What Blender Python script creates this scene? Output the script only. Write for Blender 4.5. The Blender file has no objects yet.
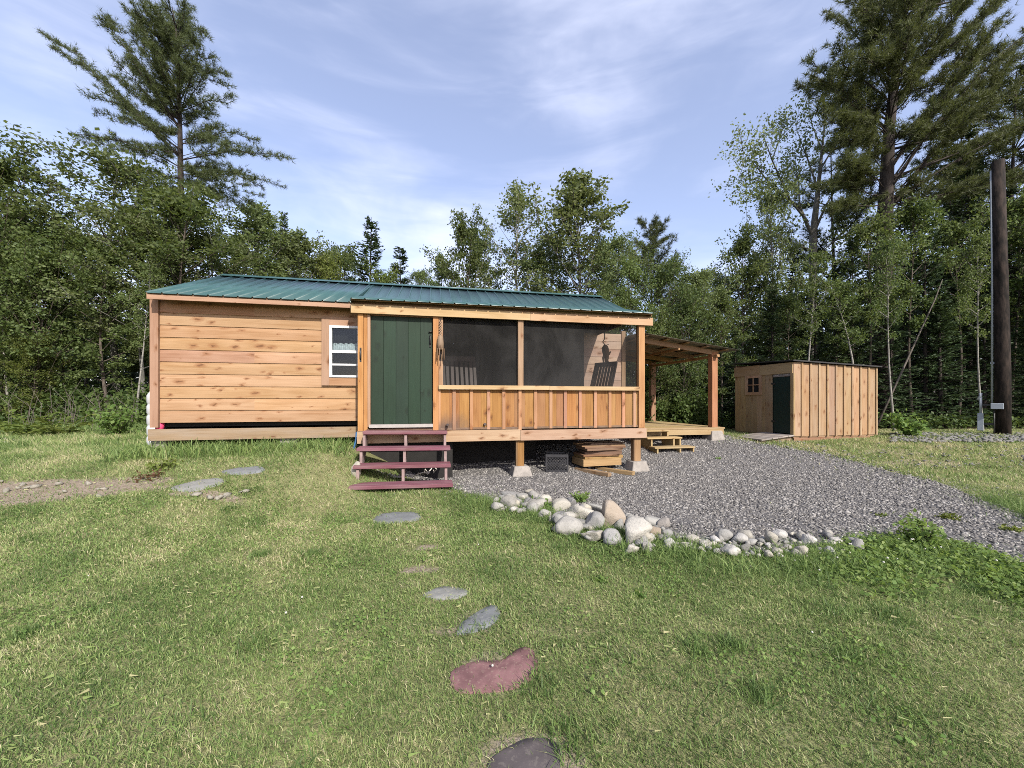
import bpy, math, random
import numpy as np
from mathutils import Vector, Matrix

# ------------------------------------------------------------------ camera, sky, sun, exposure
S = bpy.context.scene
COL = S.collection
R = math.radians
F, HY, EYE = 385.0, 400.0, 1.5          # focal length in pixels, horizon row, eye height

cam_data = bpy.data.cameras.new('camera')
cam = bpy.data.objects.new('camera', cam_data)
COL.objects.link(cam)
cam.location = (0, 0, EYE)
cam.rotation_euler = (R(90), 0, 0)
cam_data.sensor_fit = 'HORIZONTAL'
cam_data.sensor_width = 36.0
cam_data.lens = 36.0 * F / 1024.0
cam_data.shift_y = (HY - 384.0) / 1024.0
cam_data.clip_start = 0.05
cam_data.clip_end = 1500.0
S.camera = cam

SUN_EL, SUN_AZ = 38.0, 152.0             # azimuth clockwise from +Y (the view direction)
wd = bpy.data.worlds.new('World')
S.world = wd
wd.use_nodes = True
nt = wd.node_tree
nt.nodes.clear()
def wn(t, **k):
    n = nt.nodes.new(t)
    for a, b in k.items():
        setattr(n, a, b)
    return n
sky = wn('ShaderNodeTexSky', sky_type='NISHITA', sun_disc=False, sun_elevation=R(SUN_EL), sun_rotation=R(SUN_AZ),
         altitude=200.0, air_density=1.0, dust_density=1.2, ozone_density=2.5)
tint = wn('ShaderNodeMix', data_type='RGBA', blend_type='MULTIPLY')
tint.inputs[0].default_value = 1.0
tint.inputs[7].default_value = (1.22, 1.02, 0.99, 1)
nt.links.new(sky.outputs[0], tint.inputs[6])
bg = wn('ShaderNodeBackground'); bg.inputs[1].default_value = 0.15
nt.links.new(tint.outputs[2], bg.inputs[0])
tc = wn('ShaderNodeTexCoord')
mp = wn('ShaderNodeMapping'); mp.inputs['Scale'].default_value = (1.0, 1.3, 3.0); mp.inputs['Rotation'].default_value = (R(10), R(28), R(15)); mp.inputs['Location'].default_value = (0.35, 0.2, 0.1)
nt.links.new(tc.outputs['Generated'], mp.inputs[0])
n1 = wn('ShaderNodeTexNoise'); n1.inputs['Scale'].default_value = 1.5; n1.inputs['Detail'].default_value = 5; n1.inputs['Roughness'].default_value = 0.5; n1.inputs['Distortion'].default_value = 0.6
nt.links.new(mp.outputs[0], n1.inputs['Vector'])
mp2 = wn('ShaderNodeMapping'); mp2.inputs['Scale'].default_value = (1.2, 2.2, 7.0); mp2.inputs['Rotation'].default_value = (R(5), R(40), R(-20))
nt.links.new(tc.outputs['Generated'], mp2.inputs[0])
n2 = wn('ShaderNodeTexNoise'); n2.inputs['Scale'].default_value = 2.6; n2.inputs['Detail'].default_value = 7; n2.inputs['Roughness'].default_value = 0.55; n2.inputs['Distortion'].default_value = 0.8
nt.links.new(mp2.outputs[0], n2.inputs['Vector'])
addn = wn('ShaderNodeMath', operation='MULTIPLY_ADD'); addn.inputs[1].default_value = 0.30
nt.links.new(n2.outputs[0], addn.inputs[0]); nt.links.new(n1.outputs[0], addn.inputs[2])
cr = wn('ShaderNodeMapRange', interpolation_type='SMOOTHSTEP'); cr.inputs[1].default_value = 0.50; cr.inputs[2].default_value = 0.94; cr.inputs[3].default_value = 0.15; cr.inputs[4].default_value = 0.9
nt.links.new(addn.outputs[0], cr.inputs[0])
bgc = wn('ShaderNodeBackground'); bgc.inputs[0].default_value = (0.70, 0.735, 0.90, 1); bgc.inputs[1].default_value = 0.90
mx = wn('ShaderNodeMixShader')
nt.links.new(cr.outputs[0], mx.inputs[0]); nt.links.new(bg.outputs[0], mx.inputs[1]); nt.links.new(bgc.outputs[0], mx.inputs[2])
ow = wn('ShaderNodeOutputWorld'); nt.links.new(mx.outputs[0], ow.inputs[0])

sl = bpy.data.lights.new('sun', 'SUN'); sl.energy = 4.0; sl.angle = R(0.5); sl.color = (1.0, 0.94, 0.84)
so = bpy.data.objects.new('sun', sl); COL.objects.link(so)
sdir = Vector((math.sin(R(SUN_AZ)) * math.cos(R(SUN_EL)), math.cos(R(SUN_AZ)) * math.cos(R(SUN_EL)), math.sin(R(SUN_EL))))
so.rotation_euler = sdir.to_track_quat('Z', 'Y').to_euler()
so.location = (6, -12, 14)

S.view_settings.view_transform = 'Standard'
S.view_settings.look = 'None'
S.view_settings.exposure = 0.88
S.view_settings.gamma = 1.0
S.view_settings.use_curve_mapping = False
S.render.engine = 'CYCLES'
S.cycles.max_bounces = 7
S.cycles.diffuse_bounces = 3
S.cycles.glossy_bounces = 2
S.cycles.transmission_bounces = 3
S.cycles.transparent_max_bounces = 8
S.cycles.caustics_reflective = False
S.cycles.caustics_refractive = False
S.cycles.use_denoising = False
S.cycles.pixel_filter_type = 'BLACKMAN_HARRIS'
S.cycles.filter_width = 0.95

# ------------------------------------------------------------------ terrain
def sstep(a, b, x):
    t = np.clip((np.asarray(x, float) - a) / (b - a), 0, 1)
    return t * t * (3 - 2 * t)

def vnoise(x, y, seed=0):
    """smooth value noise, vectorised"""
    x = np.asarray(x, float); y = np.asarray(y, float)
    xi = np.floor(x).astype(np.int64); yi = np.floor(y).astype(np.int64)
    fx = x - xi; fy = y - yi
    fx = fx * fx * (3 - 2 * fx); fy = fy * fy * (3 - 2 * fy)
    def h(a, b):
        n = (a * 374761393 + b * 668265263 + seed * 974634777) & 0x7fffffff
        n = ((n ^ (n >> 13)) * 1274126177) & 0x7fffffff
        return ((n ^ (n >> 16)) & 0xffff) / 65535.0
    return (h(xi, yi) * (1 - fx) + h(xi + 1, yi) * fx) * (1 - fy) + (h(xi, yi + 1) * (1 - fx) + h(xi + 1, yi + 1) * fx) * fy

def fbm(x, y, seed=0, oct=3):
    s = 0.0; a = 0.5; t = 0.0
    for i in range(oct):
        s = s + a * vnoise(np.asarray(x) * 2 ** i, np.asarray(y) * 2 ** i, seed + i); t += a; a *= 0.5
    return s / t

def gz(X, Y):
    X = np.asarray(X, float); Y = np.asarray(Y, float)
    hl = 0.62 * sstep(2.6, 6.9, Y)
    hr = 0.42 * sstep(7.8, 11.5, Y) - 0.05 * sstep(4.0, 6.5, Y) * (1 - sstep(7.8, 9.5, Y))
    x0 = -2.0 + 0.35 * np.clip(Y - 6, -2, 3)
    A = 1 - sstep(-1.6, 0.0, X - x0)
    z = A * hl + (1 - A) * hr
    z = z + 0.10 * np.exp(-((X + 1.45) / 1.2) ** 2 - ((Y - 6.3) / .8) ** 2)
    z = z + 0.05 * (fbm(X * 0.6, Y * 0.6, 3) - 0.5) * sstep(1.0, 4.0, Y)
    return z

def at(px, py, Z):
    """world point on the ray through an image point at depth Z"""
    return Vector(((px - 512) / F * Z, Z, EYE - (py - HY) * Z / F))

_ZS = np.arange(1.0, 30.0, 0.02)
def ground_at(px, py):
    """where the ray through an image point meets the ground"""
    X = (px - 512) / F * _ZS
    hit = (EYE - (py - HY) * _ZS / F) <= gz(X, _ZS)
    i = int(np.argmax(hit)) if hit.any() else len(_ZS) - 1
    return Vector((X[i], _ZS[i], float(gz(X[i], _ZS[i]))))

# gravel outline, traced along its real edge on the ground
GPX = [(452, 489), (500, 503), (535, 508), (575, 524), (640, 540), (690, 547), (760, 556), (830, 552), (868, 546), (930, 542), (985, 558), (1060, 588), (1100, 560),
       (1024, 516), (930, 481), (870, 466), (830, 455), (770, 446), (735, 439)]
GP = [ground_at(*p) for p in GPX]
GPOLY = np.array([(p.x, p.y) for p in GP] + [(6.6, 12.6), (3.6, 12.4), (-0.6, 9.6), (-2.2, 7.5), (-1.25, 6.75)])

def in_poly(x, y, poly):
    x = np.asarray(x, float); y = np.asarray(y, float)
    c = np.zeros(x.shape, bool)
    n = len(poly)
    j = n - 1
    for i in range(n):
        xi, yi = poly[i]; xj, yj = poly[j]
        cond = ((yi > y) != (yj > y)) & (x < (xj - xi) * (y - yi) / (yj - yi + 1e-12) + xi)
        c ^= cond
        j = i
    return c

def poly_dist(x, y, poly):
    """distance to the outline (unsigned)"""
    x = np.asarray(x, float); y = np.asarray(y, float)
    d = np.full(x.shape, 1e9)
    n = len(poly)
    for i in range(n):
        ax, ay = poly[i]; bx, by = poly[(i + 1) % n]
        ex, ey = bx - ax, by - ay
        t = np.clip(((x - ax) * ex + (y - ay) * ey) / (ex * ex + ey * ey + 1e-12), 0, 1)
        d = np.minimum(d, np.hypot(x - ax - t * ex, y - ay - t * ey))
    return d

# worn dirt patches: (px, py, half-width m, half-depth m, strength)
DIRT = []
for px, py, a, b, s in [(60, 487, 1.7, .32, 1.0), (10, 497, 1.1, .3, .9), (130, 481, .9, .22, .75), (205, 494, .6, .12, .75), (150, 480, .5, .13, .6), (425, 548, .16, .09, .95), (422, 570, .2, .1, .95),
                        (405, 585, .2, .08, .5), (450, 632, .18, .08, .7), (540, 634, .15, .08, .5), (590, 632, .2, .06, .4), (300, 442, .7, .15, .5), (545, 740, .16, .06, .7),
                        (100, 600, .5, .2, .3), (640, 690, .4, .25, .3), (150, 720, .4, .12, .3), (490, 634, .25, .1, .4), (494, 674, .30, .26, .62), (478, 622, .22, .17, .6), (396, 519, .26, .2, .5), (446, 596, .22, .13, .6), (525, 765, .3, .2, .7), (243, 472, .5, .2, .5), (930, 463, 1.6, .3, .55), (900, 452, 1.2, .3, .5), (1000, 475, 1.5, .3, .4)]:
    g = ground_at(px, py)
    DIRT.append((g.x, g.y, a, b, s))
def dirt(X, Y):
    m = np.zeros(np.shape(X))
    w = 0.55 * (fbm(np.asarray(X) * 4, np.asarray(Y) * 4, 11) - 0.5)
    for cx, cy, a, b, s in DIRT:
        q = np.hypot((X - cx) / a, (Y - cy) / b)
        m = np.maximum(m, s * (1 - sstep(0.55, 1.15, q + w)))
    return m

# ------------------------------------------------------------------ materials
def mat(name):
    m = bpy.data.materials.new(name); m.use_nodes = True
    t = m.node_tree; t.nodes.clear()
    o = t.nodes.new('ShaderNodeOutputMaterial')
    return m, t, o
def N(t, typ, ins=None, **k):
    n = t.nodes.new(typ)
    for a, b in k.items():
        setattr(n, a, b)
    for a, b in (ins or {}).items():
        if isinstance(b, bpy.types.NodeSocket):
            t.links.new(b, n.inputs[a])
        else:
            n.inputs[a].default_value = b
    return n
def c4(c): return (c[0], c[1], c[2], 1.0)
def mixc(t, fac, a, b, blend='MIX'):
    n = N(t, 'ShaderNodeMix', data_type='RGBA', blend_type=blend)
    for i, v in ((0, fac), (6, a), (7, b)):
        if isinstance(v, bpy.types.NodeSocket): t.links.new(v, n.inputs[i])
        else: n.inputs[i].default_value = v if i == 0 else c4(v)
    return n.outputs[2]
def mrange(t, v, a, b, c=0.0, d=1.0, smooth=True):
    n = N(t, 'ShaderNodeMapRange', {0: v, 1: a, 2: b, 3: c, 4: d})
    if smooth: n.interpolation_type = 'SMOOTHSTEP'
    return n.outputs[0]
def math_(t, op, a, b=0.0):
    return N(t, 'ShaderNodeMath', {0: a, 1: b}, operation=op).outputs[0]
def noise(t, vec, scale, detail=3, rough=0.5, dist=0.0):
    return N(t, 'ShaderNodeTexNoise', {'Vector': vec, 'Scale': scale, 'Detail': detail, 'Roughness': rough, 'Distortion': dist}).outputs[0]
def attr(t, name, out=2):
    return N(t, 'ShaderNodeAttribute', attribute_name=name).outputs[out]
def scalev(t, v, s):
    return N(t, 'ShaderNodeMapping', {'Vector': v, 'Scale': s}).outputs[0]
def bump(t, h, strength=0.3, dist=0.01):
    return N(t, 'ShaderNodeBump', {'Height': h, 'Strength': strength, 'Distance': dist}).outputs[0]

def wood(name, ca, cb, ck=(.10, .045, .02), knots=0.55, rough=0.75, grey=0.0, vary=0.35, stain=None):
    m, t, o = mat(name)
    g = attr(t, 'gco', 1)
    rnd = attr(t, 'rnd', 2)
    fine = noise(t, scalev(t, g, (2.0, 70, 7)), 1.0, 4, 0.6, 0.6)
    mid = noise(t, scalev(t, g, (0.9, 12, 3)), 1.0, 3, 0.5, 1.2)
    blot = noise(t, scalev(t, g, (1.3, 2.5, 3)), 1.0, 2)
    col = mixc(t, mrange(t, math_(t, 'ADD', math_(t, 'MULTIPLY', fine, .5), math_(t, 'MULTIPLY', mid, .6)), .35, .78), ca, cb)
    col = mixc(t, mrange(t, blot, .35, .7, 0, .45), col, (ca[0] * 1.12, ca[1] * 1.18, ca[2] * 1.3))
    # board to board variation
    hsv = N(t, 'ShaderNodeHueSaturation', {'Color': col, 'Hue': mrange(t, rnd, 0, 1, .49, .51, False), 'Saturation': mrange(t, math_(t, 'FRACT', math_(t, 'MULTIPLY', rnd, 7.3)), 0, 1, 1 - vary * .6, 1 + vary * .3, False),
                                           'Value': mrange(t, math_(t, 'FRACT', math_(t, 'MULTIPLY', rnd, 3.7)), 0, 1, 1 - vary, 1 + vary * .5, False)})
    col = hsv.outputs[0]
    # knots
    wob = noise(t, scalev(t, g, (9, 22, 3)), 1.0, 2)
    gv = N(t, 'ShaderNodeVectorMath', {0: scalev(t, g, (3.0, 6.0, 1.0)), 1: N(t, 'ShaderNodeCombineXYZ', {0: math_(t, 'MULTIPLY', wob, .55), 1: math_(t, 'MULTIPLY', wob, .5)}).outputs[0]}, operation='ADD').outputs[0]
    vo = N(t, 'ShaderNodeTexVoronoi', {'Vector': gv, 'Scale': 1.0, 'Randomness': 1.0}, feature='F1', voronoi_dimensions='2D')
    pick = mrange(t, N(t, 'ShaderNodeSeparateColor', {0: vo.outputs['Color']}).outputs[0], 1 - knots - .02, 1 - knots + .02, 0, 1)
    size = mrange(t, N(t, 'ShaderNodeSeparateColor', {0: vo.outputs['Color']}).outputs[1], 0, 1, .03, .15, False)
    k = mrange(t, math_(t, 'DIVIDE', vo.outputs['Distance'], size), .55, 1.1, 1, 0)
    halo = mrange(t, math_(t, 'DIVIDE', vo.outputs['Distance'], size), .8, 3.2, .6, 0)
    col = mixc(t, math_(t, 'MULTIPLY', pick, halo), col, (cb[0] * .75, cb[1] * .6, cb[2] * .5))
    col = mixc(t, math_(t, 'MULTIPLY', math_(t, 'MULTIPLY', pick, k), .74), col, ck)
    if grey:
        gn = noise(t, scalev(t, g, (1.5, 9, 3)), 1.0, 4)
        col = mixc(t, mrange(t, gn, .35, .75, 0, grey), col, (.30, .27, .24))
    if stain:
        ob = N(t, 'ShaderNodeTexCoord').outputs['Object']
        sep = N(t, 'ShaderNodeSeparateXYZ', {0: ob})
        sn = noise(t, scalev(t, ob, (9, 9, 3)), 1.0, 4)
        low = mrange(t, math_(t, 'ADD', sep.outputs[2], math_(t, 'MULTIPLY', sn, .25)), stain[2], stain[3], 1, 0)
        near = mrange(t, math_(t, 'ADD', sep.outputs[0], math_(t, 'MULTIPLY', sn, .4)), stain[0], stain[1], 1, 0)
        col = mixc(t, math_(t, 'MULTIPLY', math_(t, 'MULTIPLY', low, near), .85), col, (.075, .06, .055))
    b = bump(t, math_(t, 'ADD', fine, math_(t, 'MULTIPLY', k, -.4)), .35, .004)
    p = N(t, 'ShaderNodeBsdfPrincipled', {'Base Color': col, 'Roughness': rough, 'Normal': b, 'Specular IOR Level': .25})
    t.links.new(p.outputs[0], o.inputs[0])
    return m

def plain(name, c, rough=0.6, metal=0.0, var=0.18, scale=9.0, bmp=0.1, spec=.4, speck=None):
    m, t, o = mat(name)
    ob = N(t, 'ShaderNodeTexCoord').outputs['Object']
    n = noise(t, ob, scale, 5, .6)
    n2 = noise(t, ob, scale * 7, 3, .6)
    col = mixc(t, mrange(t, n, .3, .72), [x * (1 - var) for x in c], [min(1, x * (1 + var)) for x in c])
    if speck:
        col = mixc(t, mrange(t, n2, .55, .68, 0, .7), col, speck)
    p = N(t, 'ShaderNodeBsdfPrincipled', {'Base Color': col, 'Roughness': rough, 'Metallic': metal, 'Specular IOR Level': spec, 'Normal': bump(t, math_(t, 'ADD', n, math_(t, 'MULTIPLY', n2, .5)), bmp, .01)})
    t.links.new(p.outputs[0], o.inputs[0])
    return m

def leafmat(name, c, c2, trans=0.35, vary=.25, rough=.55):
    m, t, o = mat(name)
    tn = attr(t, 'tint', 2)
    oi = N(t, 'ShaderNodeObjectInfo').outputs['Random']
    col = mixc(t, tn, c, c2)
    col = N(t, 'ShaderNodeHueSaturation', {'Color': col, 'Hue': mrange(t, oi, 0, 1, .485, .51, False), 'Value': mrange(t, math_(t, 'FRACT', math_(t, 'MULTIPLY', oi, 5.7)), 0, 1, 1 - vary, 1 + vary, False)}).outputs[0]
    p = N(t, 'ShaderNodeBsdfPrincipled', {'Base Color': col, 'Roughness': rough, 'Specular IOR Level': .25})
    tr = N(t, 'ShaderNodeBsdfTranslucent', {'Color': mixc(t, .5, col, (c2[0] * 1.3, c2[1] * 1.3, c2[2] * .6))})
    mxs = N(t, 'ShaderNodeMixShader', {0: trans, 1: p.outputs[0], 2: tr.outputs[0]})
    t.links.new(mxs.outputs[0], o.inputs[0])
    return m

def barkmat(name, c, c2, bands=None, scale=6):
    m, t, o = mat(name)
    ob = N(t, 'ShaderNodeTexCoord').outputs['Object']
    n = noise(t, scalev(t, ob, (scale * 2, scale * 2, scale * .5)), 1.0, 5, .65)
    col = mixc(t, mrange(t, n, .35, .7), c, c2)
    if bands:
        bn = noise(t, scalev(t, ob, (3, 3, 14)), 1.0, 3, .6)
        col = mixc(t, mrange(t, bn, .56, .64, 0, .85), col, bands)
    p = N(t, 'ShaderNodeBsdfPrincipled', {'Base Color': col, 'Roughness': .85, 'Normal': bump(t, n, .5, .02), 'Specular IOR Level': .2})
    t.links.new(p.outputs[0], o.inputs[0])
    return m

M = {}
M['siding'] = wood('siding_pine', (0.340, 0.206, 0.118), (0.250, 0.130, 0.062), knots=.58, vary=.15)
M['trim'] = wood('trim_pine', (0.332, 0.203, 0.117), (0.237, 0.130, 0.068), knots=.3, vary=.18)
M['header'] = wood('header_pine', (0.384, 0.255, 0.138), (0.291, 0.172, 0.075), knots=.35, vary=.12)
M['rimw'] = wood('rim_pine', (0.376, 0.262, 0.165), (0.282, 0.175, 0.102), knots=.55, vary=.15)
M['post'] = wood('post_orange', (0.347, 0.186, 0.074), (0.236, 0.105, 0.034), knots=.25, vary=.15)
M['panel'] = wood('panel_orange', (0.292, 0.147, 0.050), (0.182, 0.079, 0.023), knots=.3, vary=.14, stain=(1.1, 1.7, 1.05, 1.45))
M['batten'] = wood('batten_pink', (0.343, 0.182, 0.099), (0.251, 0.119, 0.056), knots=.3, vary=.2, stain=(.9, 1.5, 1.05, 1.3))
M['skirt'] = wood('skirt_weathered', (0.260, 0.179, 0.113), (0.186, 0.113, 0.063), knots=.5, vary=.15, grey=.35)
M['treated'] = wood('post_treated', (0.259, 0.158, 0.065), (0.173, 0.097, 0.036), knots=.2)
M['deck'] = wood('deck_yellow', (0.348, 0.264, 0.132), (0.270, 0.186, 0.078), knots=.3, vary=.2)
M['deckpost'] = wood('deck_post_brown', (0.357, 0.196, 0.105), (0.238, 0.119, 0.063), knots=.2)
M['shed'] = wood('shed_boards', (0.327, 0.209, 0.112), (0.239, 0.134, 0.062), knots=.4, vary=.2, grey=.12)
M['shedfront'] = wood('shed_front', (0.274, 0.185, 0.090), (0.199, 0.125, 0.057), knots=.35, vary=.2, grey=.1)
M['skid'] = wood('shed_skid', (0.330, 0.165, 0.073), (0.238, 0.106, 0.040), knots=.3)
M['greywood'] = wood('grey_wood', (0.270, 0.232, 0.203), (0.180, 0.150, 0.128), knots=.2, grey=.6)
M['dull'] = wood('dull_boards', (0.195, 0.116, 0.064), (0.128, 0.071, 0.038), knots=.3, vary=.4, grey=.15)
M['freshcut'] = wood('fresh_boards', (0.300, 0.188, 0.090), (0.217, 0.128, 0.056), knots=.3, vary=.25)
M['brownband'] = wood('brown_band', (0.225, 0.143, 0.068), (0.150, 0.086, 0.038), knots=.4)
M['innerwall'] = wood('inner_wall', (0.420, 0.301, 0.224), (0.322, 0.210, 0.147), knots=.5, vary=.15)
M['door'] = wood('door_green', (.0125, .029, .0155), (.009, .0215, .0115), ck=(.007, .016, .011), knots=.3, rough=.55, vary=.14)
M['sheddoor'] = plain('shed_door_green', (.0025, .014, .0125), .5, var=.15)
M['maroon'] = wood('maroon_paint', (.17, .062, .078), (.13, .044, .057), ck=(.1, .03, .035), knots=.12, vary=.18, grey=.25, rough=.6)
M['lilac'] = plain('stringer_paint', (.24, .175, .165), .7, speck=(.24, .14, .13))
M['white'] = plain('white_vinyl', (.48, .49, .50), .4, var=.04)
M['sill'] = plain('white_sill', (0.299, 0.280, 0.260), .6, var=.1)
M['concrete'] = plain('concrete', (0.246, 0.225, 0.200), .9, scale=5, var=.18, bmp=.4, speck=(0.170, 0.157, 0.140))
M['iron'] = plain('dark_iron', (.02, .019, .018), .45, var=.2)
M['darkglass'] = plain('dark_glass', (.012, .013, .014), .12, spec=.25, bmp=.0)
M['black'] = plain('black_plastic', (.03, .03, .033), .4)
M['dark'] = plain('dark_interior', (.014, .013, .012), .9)  # near-black, shade inside and below the buildings put into the colour
M['shadewall'] = plain('dark_shade_boards', (.012, .015, .015), .8, scale=3)  # board colour taken almost to black to carry the porch shade
M['chair'] = wood('chair_brown', (.075, .05, .042), (.05, .032, .026), knots=.1, rough=.45)
M['tank'] = plain('white_plastic', (0.413, 0.420, 0.427), .45, var=.05)
M['pink'] = plain('pink_plastic', (.58, .06, .14), .4)
M['blue'] = plain('blue_hose', (.03, .10, .22), .4)
M['cord'] = plain('white_cord', (.50, .47, .42), .7)
M['polewood'] = barkmat('creosote', (.006, .0045, .0035), (.034, .024, .019), scale=5)  # creosote brown, darkened again to put the trees' shade into it
M['conduit'] = plain('grey_conduit', (.30, .32, .34), .45, var=.08)
M['meter'] = plain('meter_box', (.24, .27, .30), .5, var=.08)
M['curtain'] = plain('curtain', (.55, .60, .62), .9, scale=20)
M['slate'] = plain('slate', (.135, .143, .145), .8, scale=6, bmp=.12, speck=(.19, .195, .18))
M['paleslate'] = plain('pale_slate', (.17, .172, .16), .85, scale=6, bmp=.25, speck=(.23, .22, .18))
M['redstone'] = plain('red_stone', (.165, .090, .090), .95, scale=9, bmp=.08, var=.28, spec=.1, speck=(.22, .16, .13))
M['darkstone'] = plain('dark_stone', (0.072, 0.061, 0.061), .85, scale=6, bmp=.25, speck=(0.114, 0.100, 0.091))
M['canopy'] = plain('grey_metal', (.20, .19, .16), .5, metal=.3)

def roofmat():
    m, t, o = mat('green_metal_roof')
    ob = N(t, 'ShaderNodeTexCoord').outputs['Object']
    n = noise(t, scalev(t, ob, (2, 1, 1)), 1.0, 4, .6)
    n2 = noise(t, ob, 22, 3)
    col = mixc(t, mrange(t, n, .3, .7), (.026, .070, .070), (.036, .090, .088))
    p = N(t, 'ShaderNodeBsdfPrincipled', {'Base Color': col, 'Roughness': mrange(t, n2, .3, .7, .30, .42), 'Specular IOR Level': .55, 'Normal': bump(t, n, .08, .02)})
    t.links.new(p.outputs[0], o.inputs[0])
    return m
M['roof'] = roofmat()

def glassmat():
    m, t, o = mat('window_glass')
    gl = N(t, 'ShaderNodeBsdfGlossy', {'Color': (.9, .95, 1, 1), 'Roughness': .03})
    tr = N(t, 'ShaderNodeBsdfTransparent', {'Color': (.72, .78, .78, 1)})
    fr = N(t, 'ShaderNodeFresnel', {'IOR': 1.5})
    fac = fr.outputs[0]
    x = N(t, 'ShaderNodeMixShader', {0: fac, 1: tr.outputs[0], 2: gl.outputs[0]})
    t.links.new(x.outputs[0], o.inputs[0])
    return m
M['glass'] = glassmat()

def screenmat(name, dens, c):
    m, t, o = mat(name)
    ob = N(t, 'ShaderNodeTexCoord').outputs['Object']
    n = noise(t, scalev(t, ob, (1.4, 1.4, .8)), 1.0, 4, .6, .8)
    n2 = noise(t, scalev(t, ob, (1, 1, .1)), 18, 2)
    d = N(t, 'ShaderNodeBsdfDiffuse', {'Color': mixc(t, mrange(t, n, .35, .7), [x * .75 for x in c], [x * 1.3 for x in c])})
    tr = N(t, 'ShaderNodeBsdfTransparent')
    f = math_(t, 'ADD', mrange(t, n, .3, .75, dens - .07, dens + .07), mrange(t, n2, .3, .7, -.02, .02))
    x = N(t, 'ShaderNodeMixShader', {0: f, 1: tr.outputs[0], 2: d.outputs[0]})
    t.links.new(x.outputs[0], o.inputs[0])
    return m
M['screen'] = screenmat('insect_screen', .50, (.034, .0332, .0325))

def groundmat():
    m, t, o = mat('lawn_ground')
    ob = N(t, 'ShaderNodeTexCoord').outputs['Object']
    a = noise(t, ob, .5, 4); b = noise(t, ob, 6, 4, .65); c = noise(t, ob, 45, 3, .6)
    g = mixc(t, mrange(t, b, .35, .68), (.12, .135, .055), (.20, .20, .095))
    g = mixc(t, mrange(t, a, .45, .7, 0, .6), g, (.24, .215, .12))
    g = mixc(t, mrange(t, c, .4, .66, 0, .55), g, (.05, .05, .024))
    d = mixc(t, mrange(t, c, .35, .65), (.15, .12, .088), (.25, .21, .165))
    d = mixc(t, mrange(t, b, .5, .72, 0, .55), d, (.13, .10, .06))
    dm = attr(t, 'dirt', 2)
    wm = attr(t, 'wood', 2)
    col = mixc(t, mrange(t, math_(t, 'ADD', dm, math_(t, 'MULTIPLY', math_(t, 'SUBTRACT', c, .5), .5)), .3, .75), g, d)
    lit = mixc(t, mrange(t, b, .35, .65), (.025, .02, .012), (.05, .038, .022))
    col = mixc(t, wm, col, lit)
    p = N(t, 'ShaderNodeBsdfPrincipled', {'Base Color': col, 'Roughness': .95, 'Specular IOR Level': .1, 'Normal': bump(t, math_(t, 'ADD', b, c), .6, .03)})
    t.links.new(p.outputs[0], o.inputs[0])
    return m
M['ground'] = groundmat()

def stonemat(name, c, c2, c3, attrname='tint', scale=14, bmp=.25):
    m, t, o = mat(name)
    ob = N(t, 'ShaderNodeTexCoord').outputs['Object']
    tn = attr(t, attrname, 2)
    oi = N(t, 'ShaderNodeObjectInfo').outputs['Random']
    n = noise(t, ob, scale, 5, .65); n2 = noise(t, ob, scale * 6, 3, .6)
    col = mixc(t, tn, c, c2)
    col = mixc(t, mrange(t, n, .4, .7, 0, .5), col, c3)
    col = mixc(t, mrange(t, n2, .56, .7, 0, .35), col, [x * .45 for x in c])
    col = N(t, 'ShaderNodeHueSaturation', {'Color': col, 'Saturation': mrange(t, math_(t, 'FRACT', math_(t, 'MULTIPLY', oi, 9.1)), 0, 1, .5, 1.3, False), 'Value': mrange(t, oi, 0, 1, .72, 1.18, False)}).outputs[0]
    p = N(t, 'ShaderNodeBsdfPrincipled', {'Base Color': col, 'Roughness': .88, 'Specular IOR Level': .25, 'Normal': bump(t, math_(t, 'ADD', n, math_(t, 'MULTIPLY', n2, .5)), bmp, .02)})
    t.links.new(p.outputs[0], o.inputs[0])
    return m
M['gravelbed'] = stonemat('gravel_bed', (.10, .094, .092), (.10, .094, .092), (.155, .147, .142), scale=30, bmp=.8)
M['gravel'] = stonemat('gravel_stones', (.118, .111, .104), (.42, .40, .37), (.225, .214, .20), scale=20)
M['rock'] = stonemat('field_rock', (0.233, 0.222, 0.193), (0.305, 0.288, 0.248), (0.376, 0.356, 0.307), scale=9, bmp=.8)
M['tanrock'] = stonemat('tan_rock', (0.205, 0.175, 0.141), (0.228, 0.194, 0.156), (0.281, 0.243, 0.205), scale=9, bmp=.7)
M['bluerock'] = stonemat('grey_rock', (0.166, 0.163, 0.152), (0.221, 0.217, 0.201), (0.276, 0.267, 0.246), scale=9, bmp=.7)
def grassmat():
    m, t, o = mat('grass_blades')
    tn = attr(t, 'tint', 2)
    r = N(t, 'ShaderNodeValToRGB', {0: tn})
    e = r.color_ramp.elements
    e[0].position = 0; e[0].color = (0.079, 0.136, 0.038, 1)
    e[1].position = 1; e[1].color = (0.565, 0.497, 0.328, 1)
    for p, c in ((.22, (0.164, 0.244, 0.072)), (.45, (0.273, 0.350, 0.122)), (.65, (0.407, 0.395, 0.203))):
        q = e.new(p); q.color = (*c, 1)
    col = r.outputs[0]
    p = N(t, 'ShaderNodeBsdfPrincipled', {'Base Color': col, 'Roughness': .5, 'Specular IOR Level': .3})
    tr = N(t, 'ShaderNodeBsdfTranslucent', {'Color': col})
    x = N(t, 'ShaderNodeMixShader', {0: .40, 1: p.outputs[0], 2: tr.outputs[0]})
    t.links.new(x.outputs[0], o.inputs[0])
    return m
M['grass'] = grassmat()
M['weed'] = leafmat('weed_leaves', (.10, .19, .045), (.20, .28, .085), trans=.45, vary=.1)
M['flower'] = plain('clover_flower', (.38, .38, .33), .8, var=.05)
M['maple'] = leafmat('broad_leaves', (.054, .088, .028), (.140, .182, .062), trans=.42)
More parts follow.
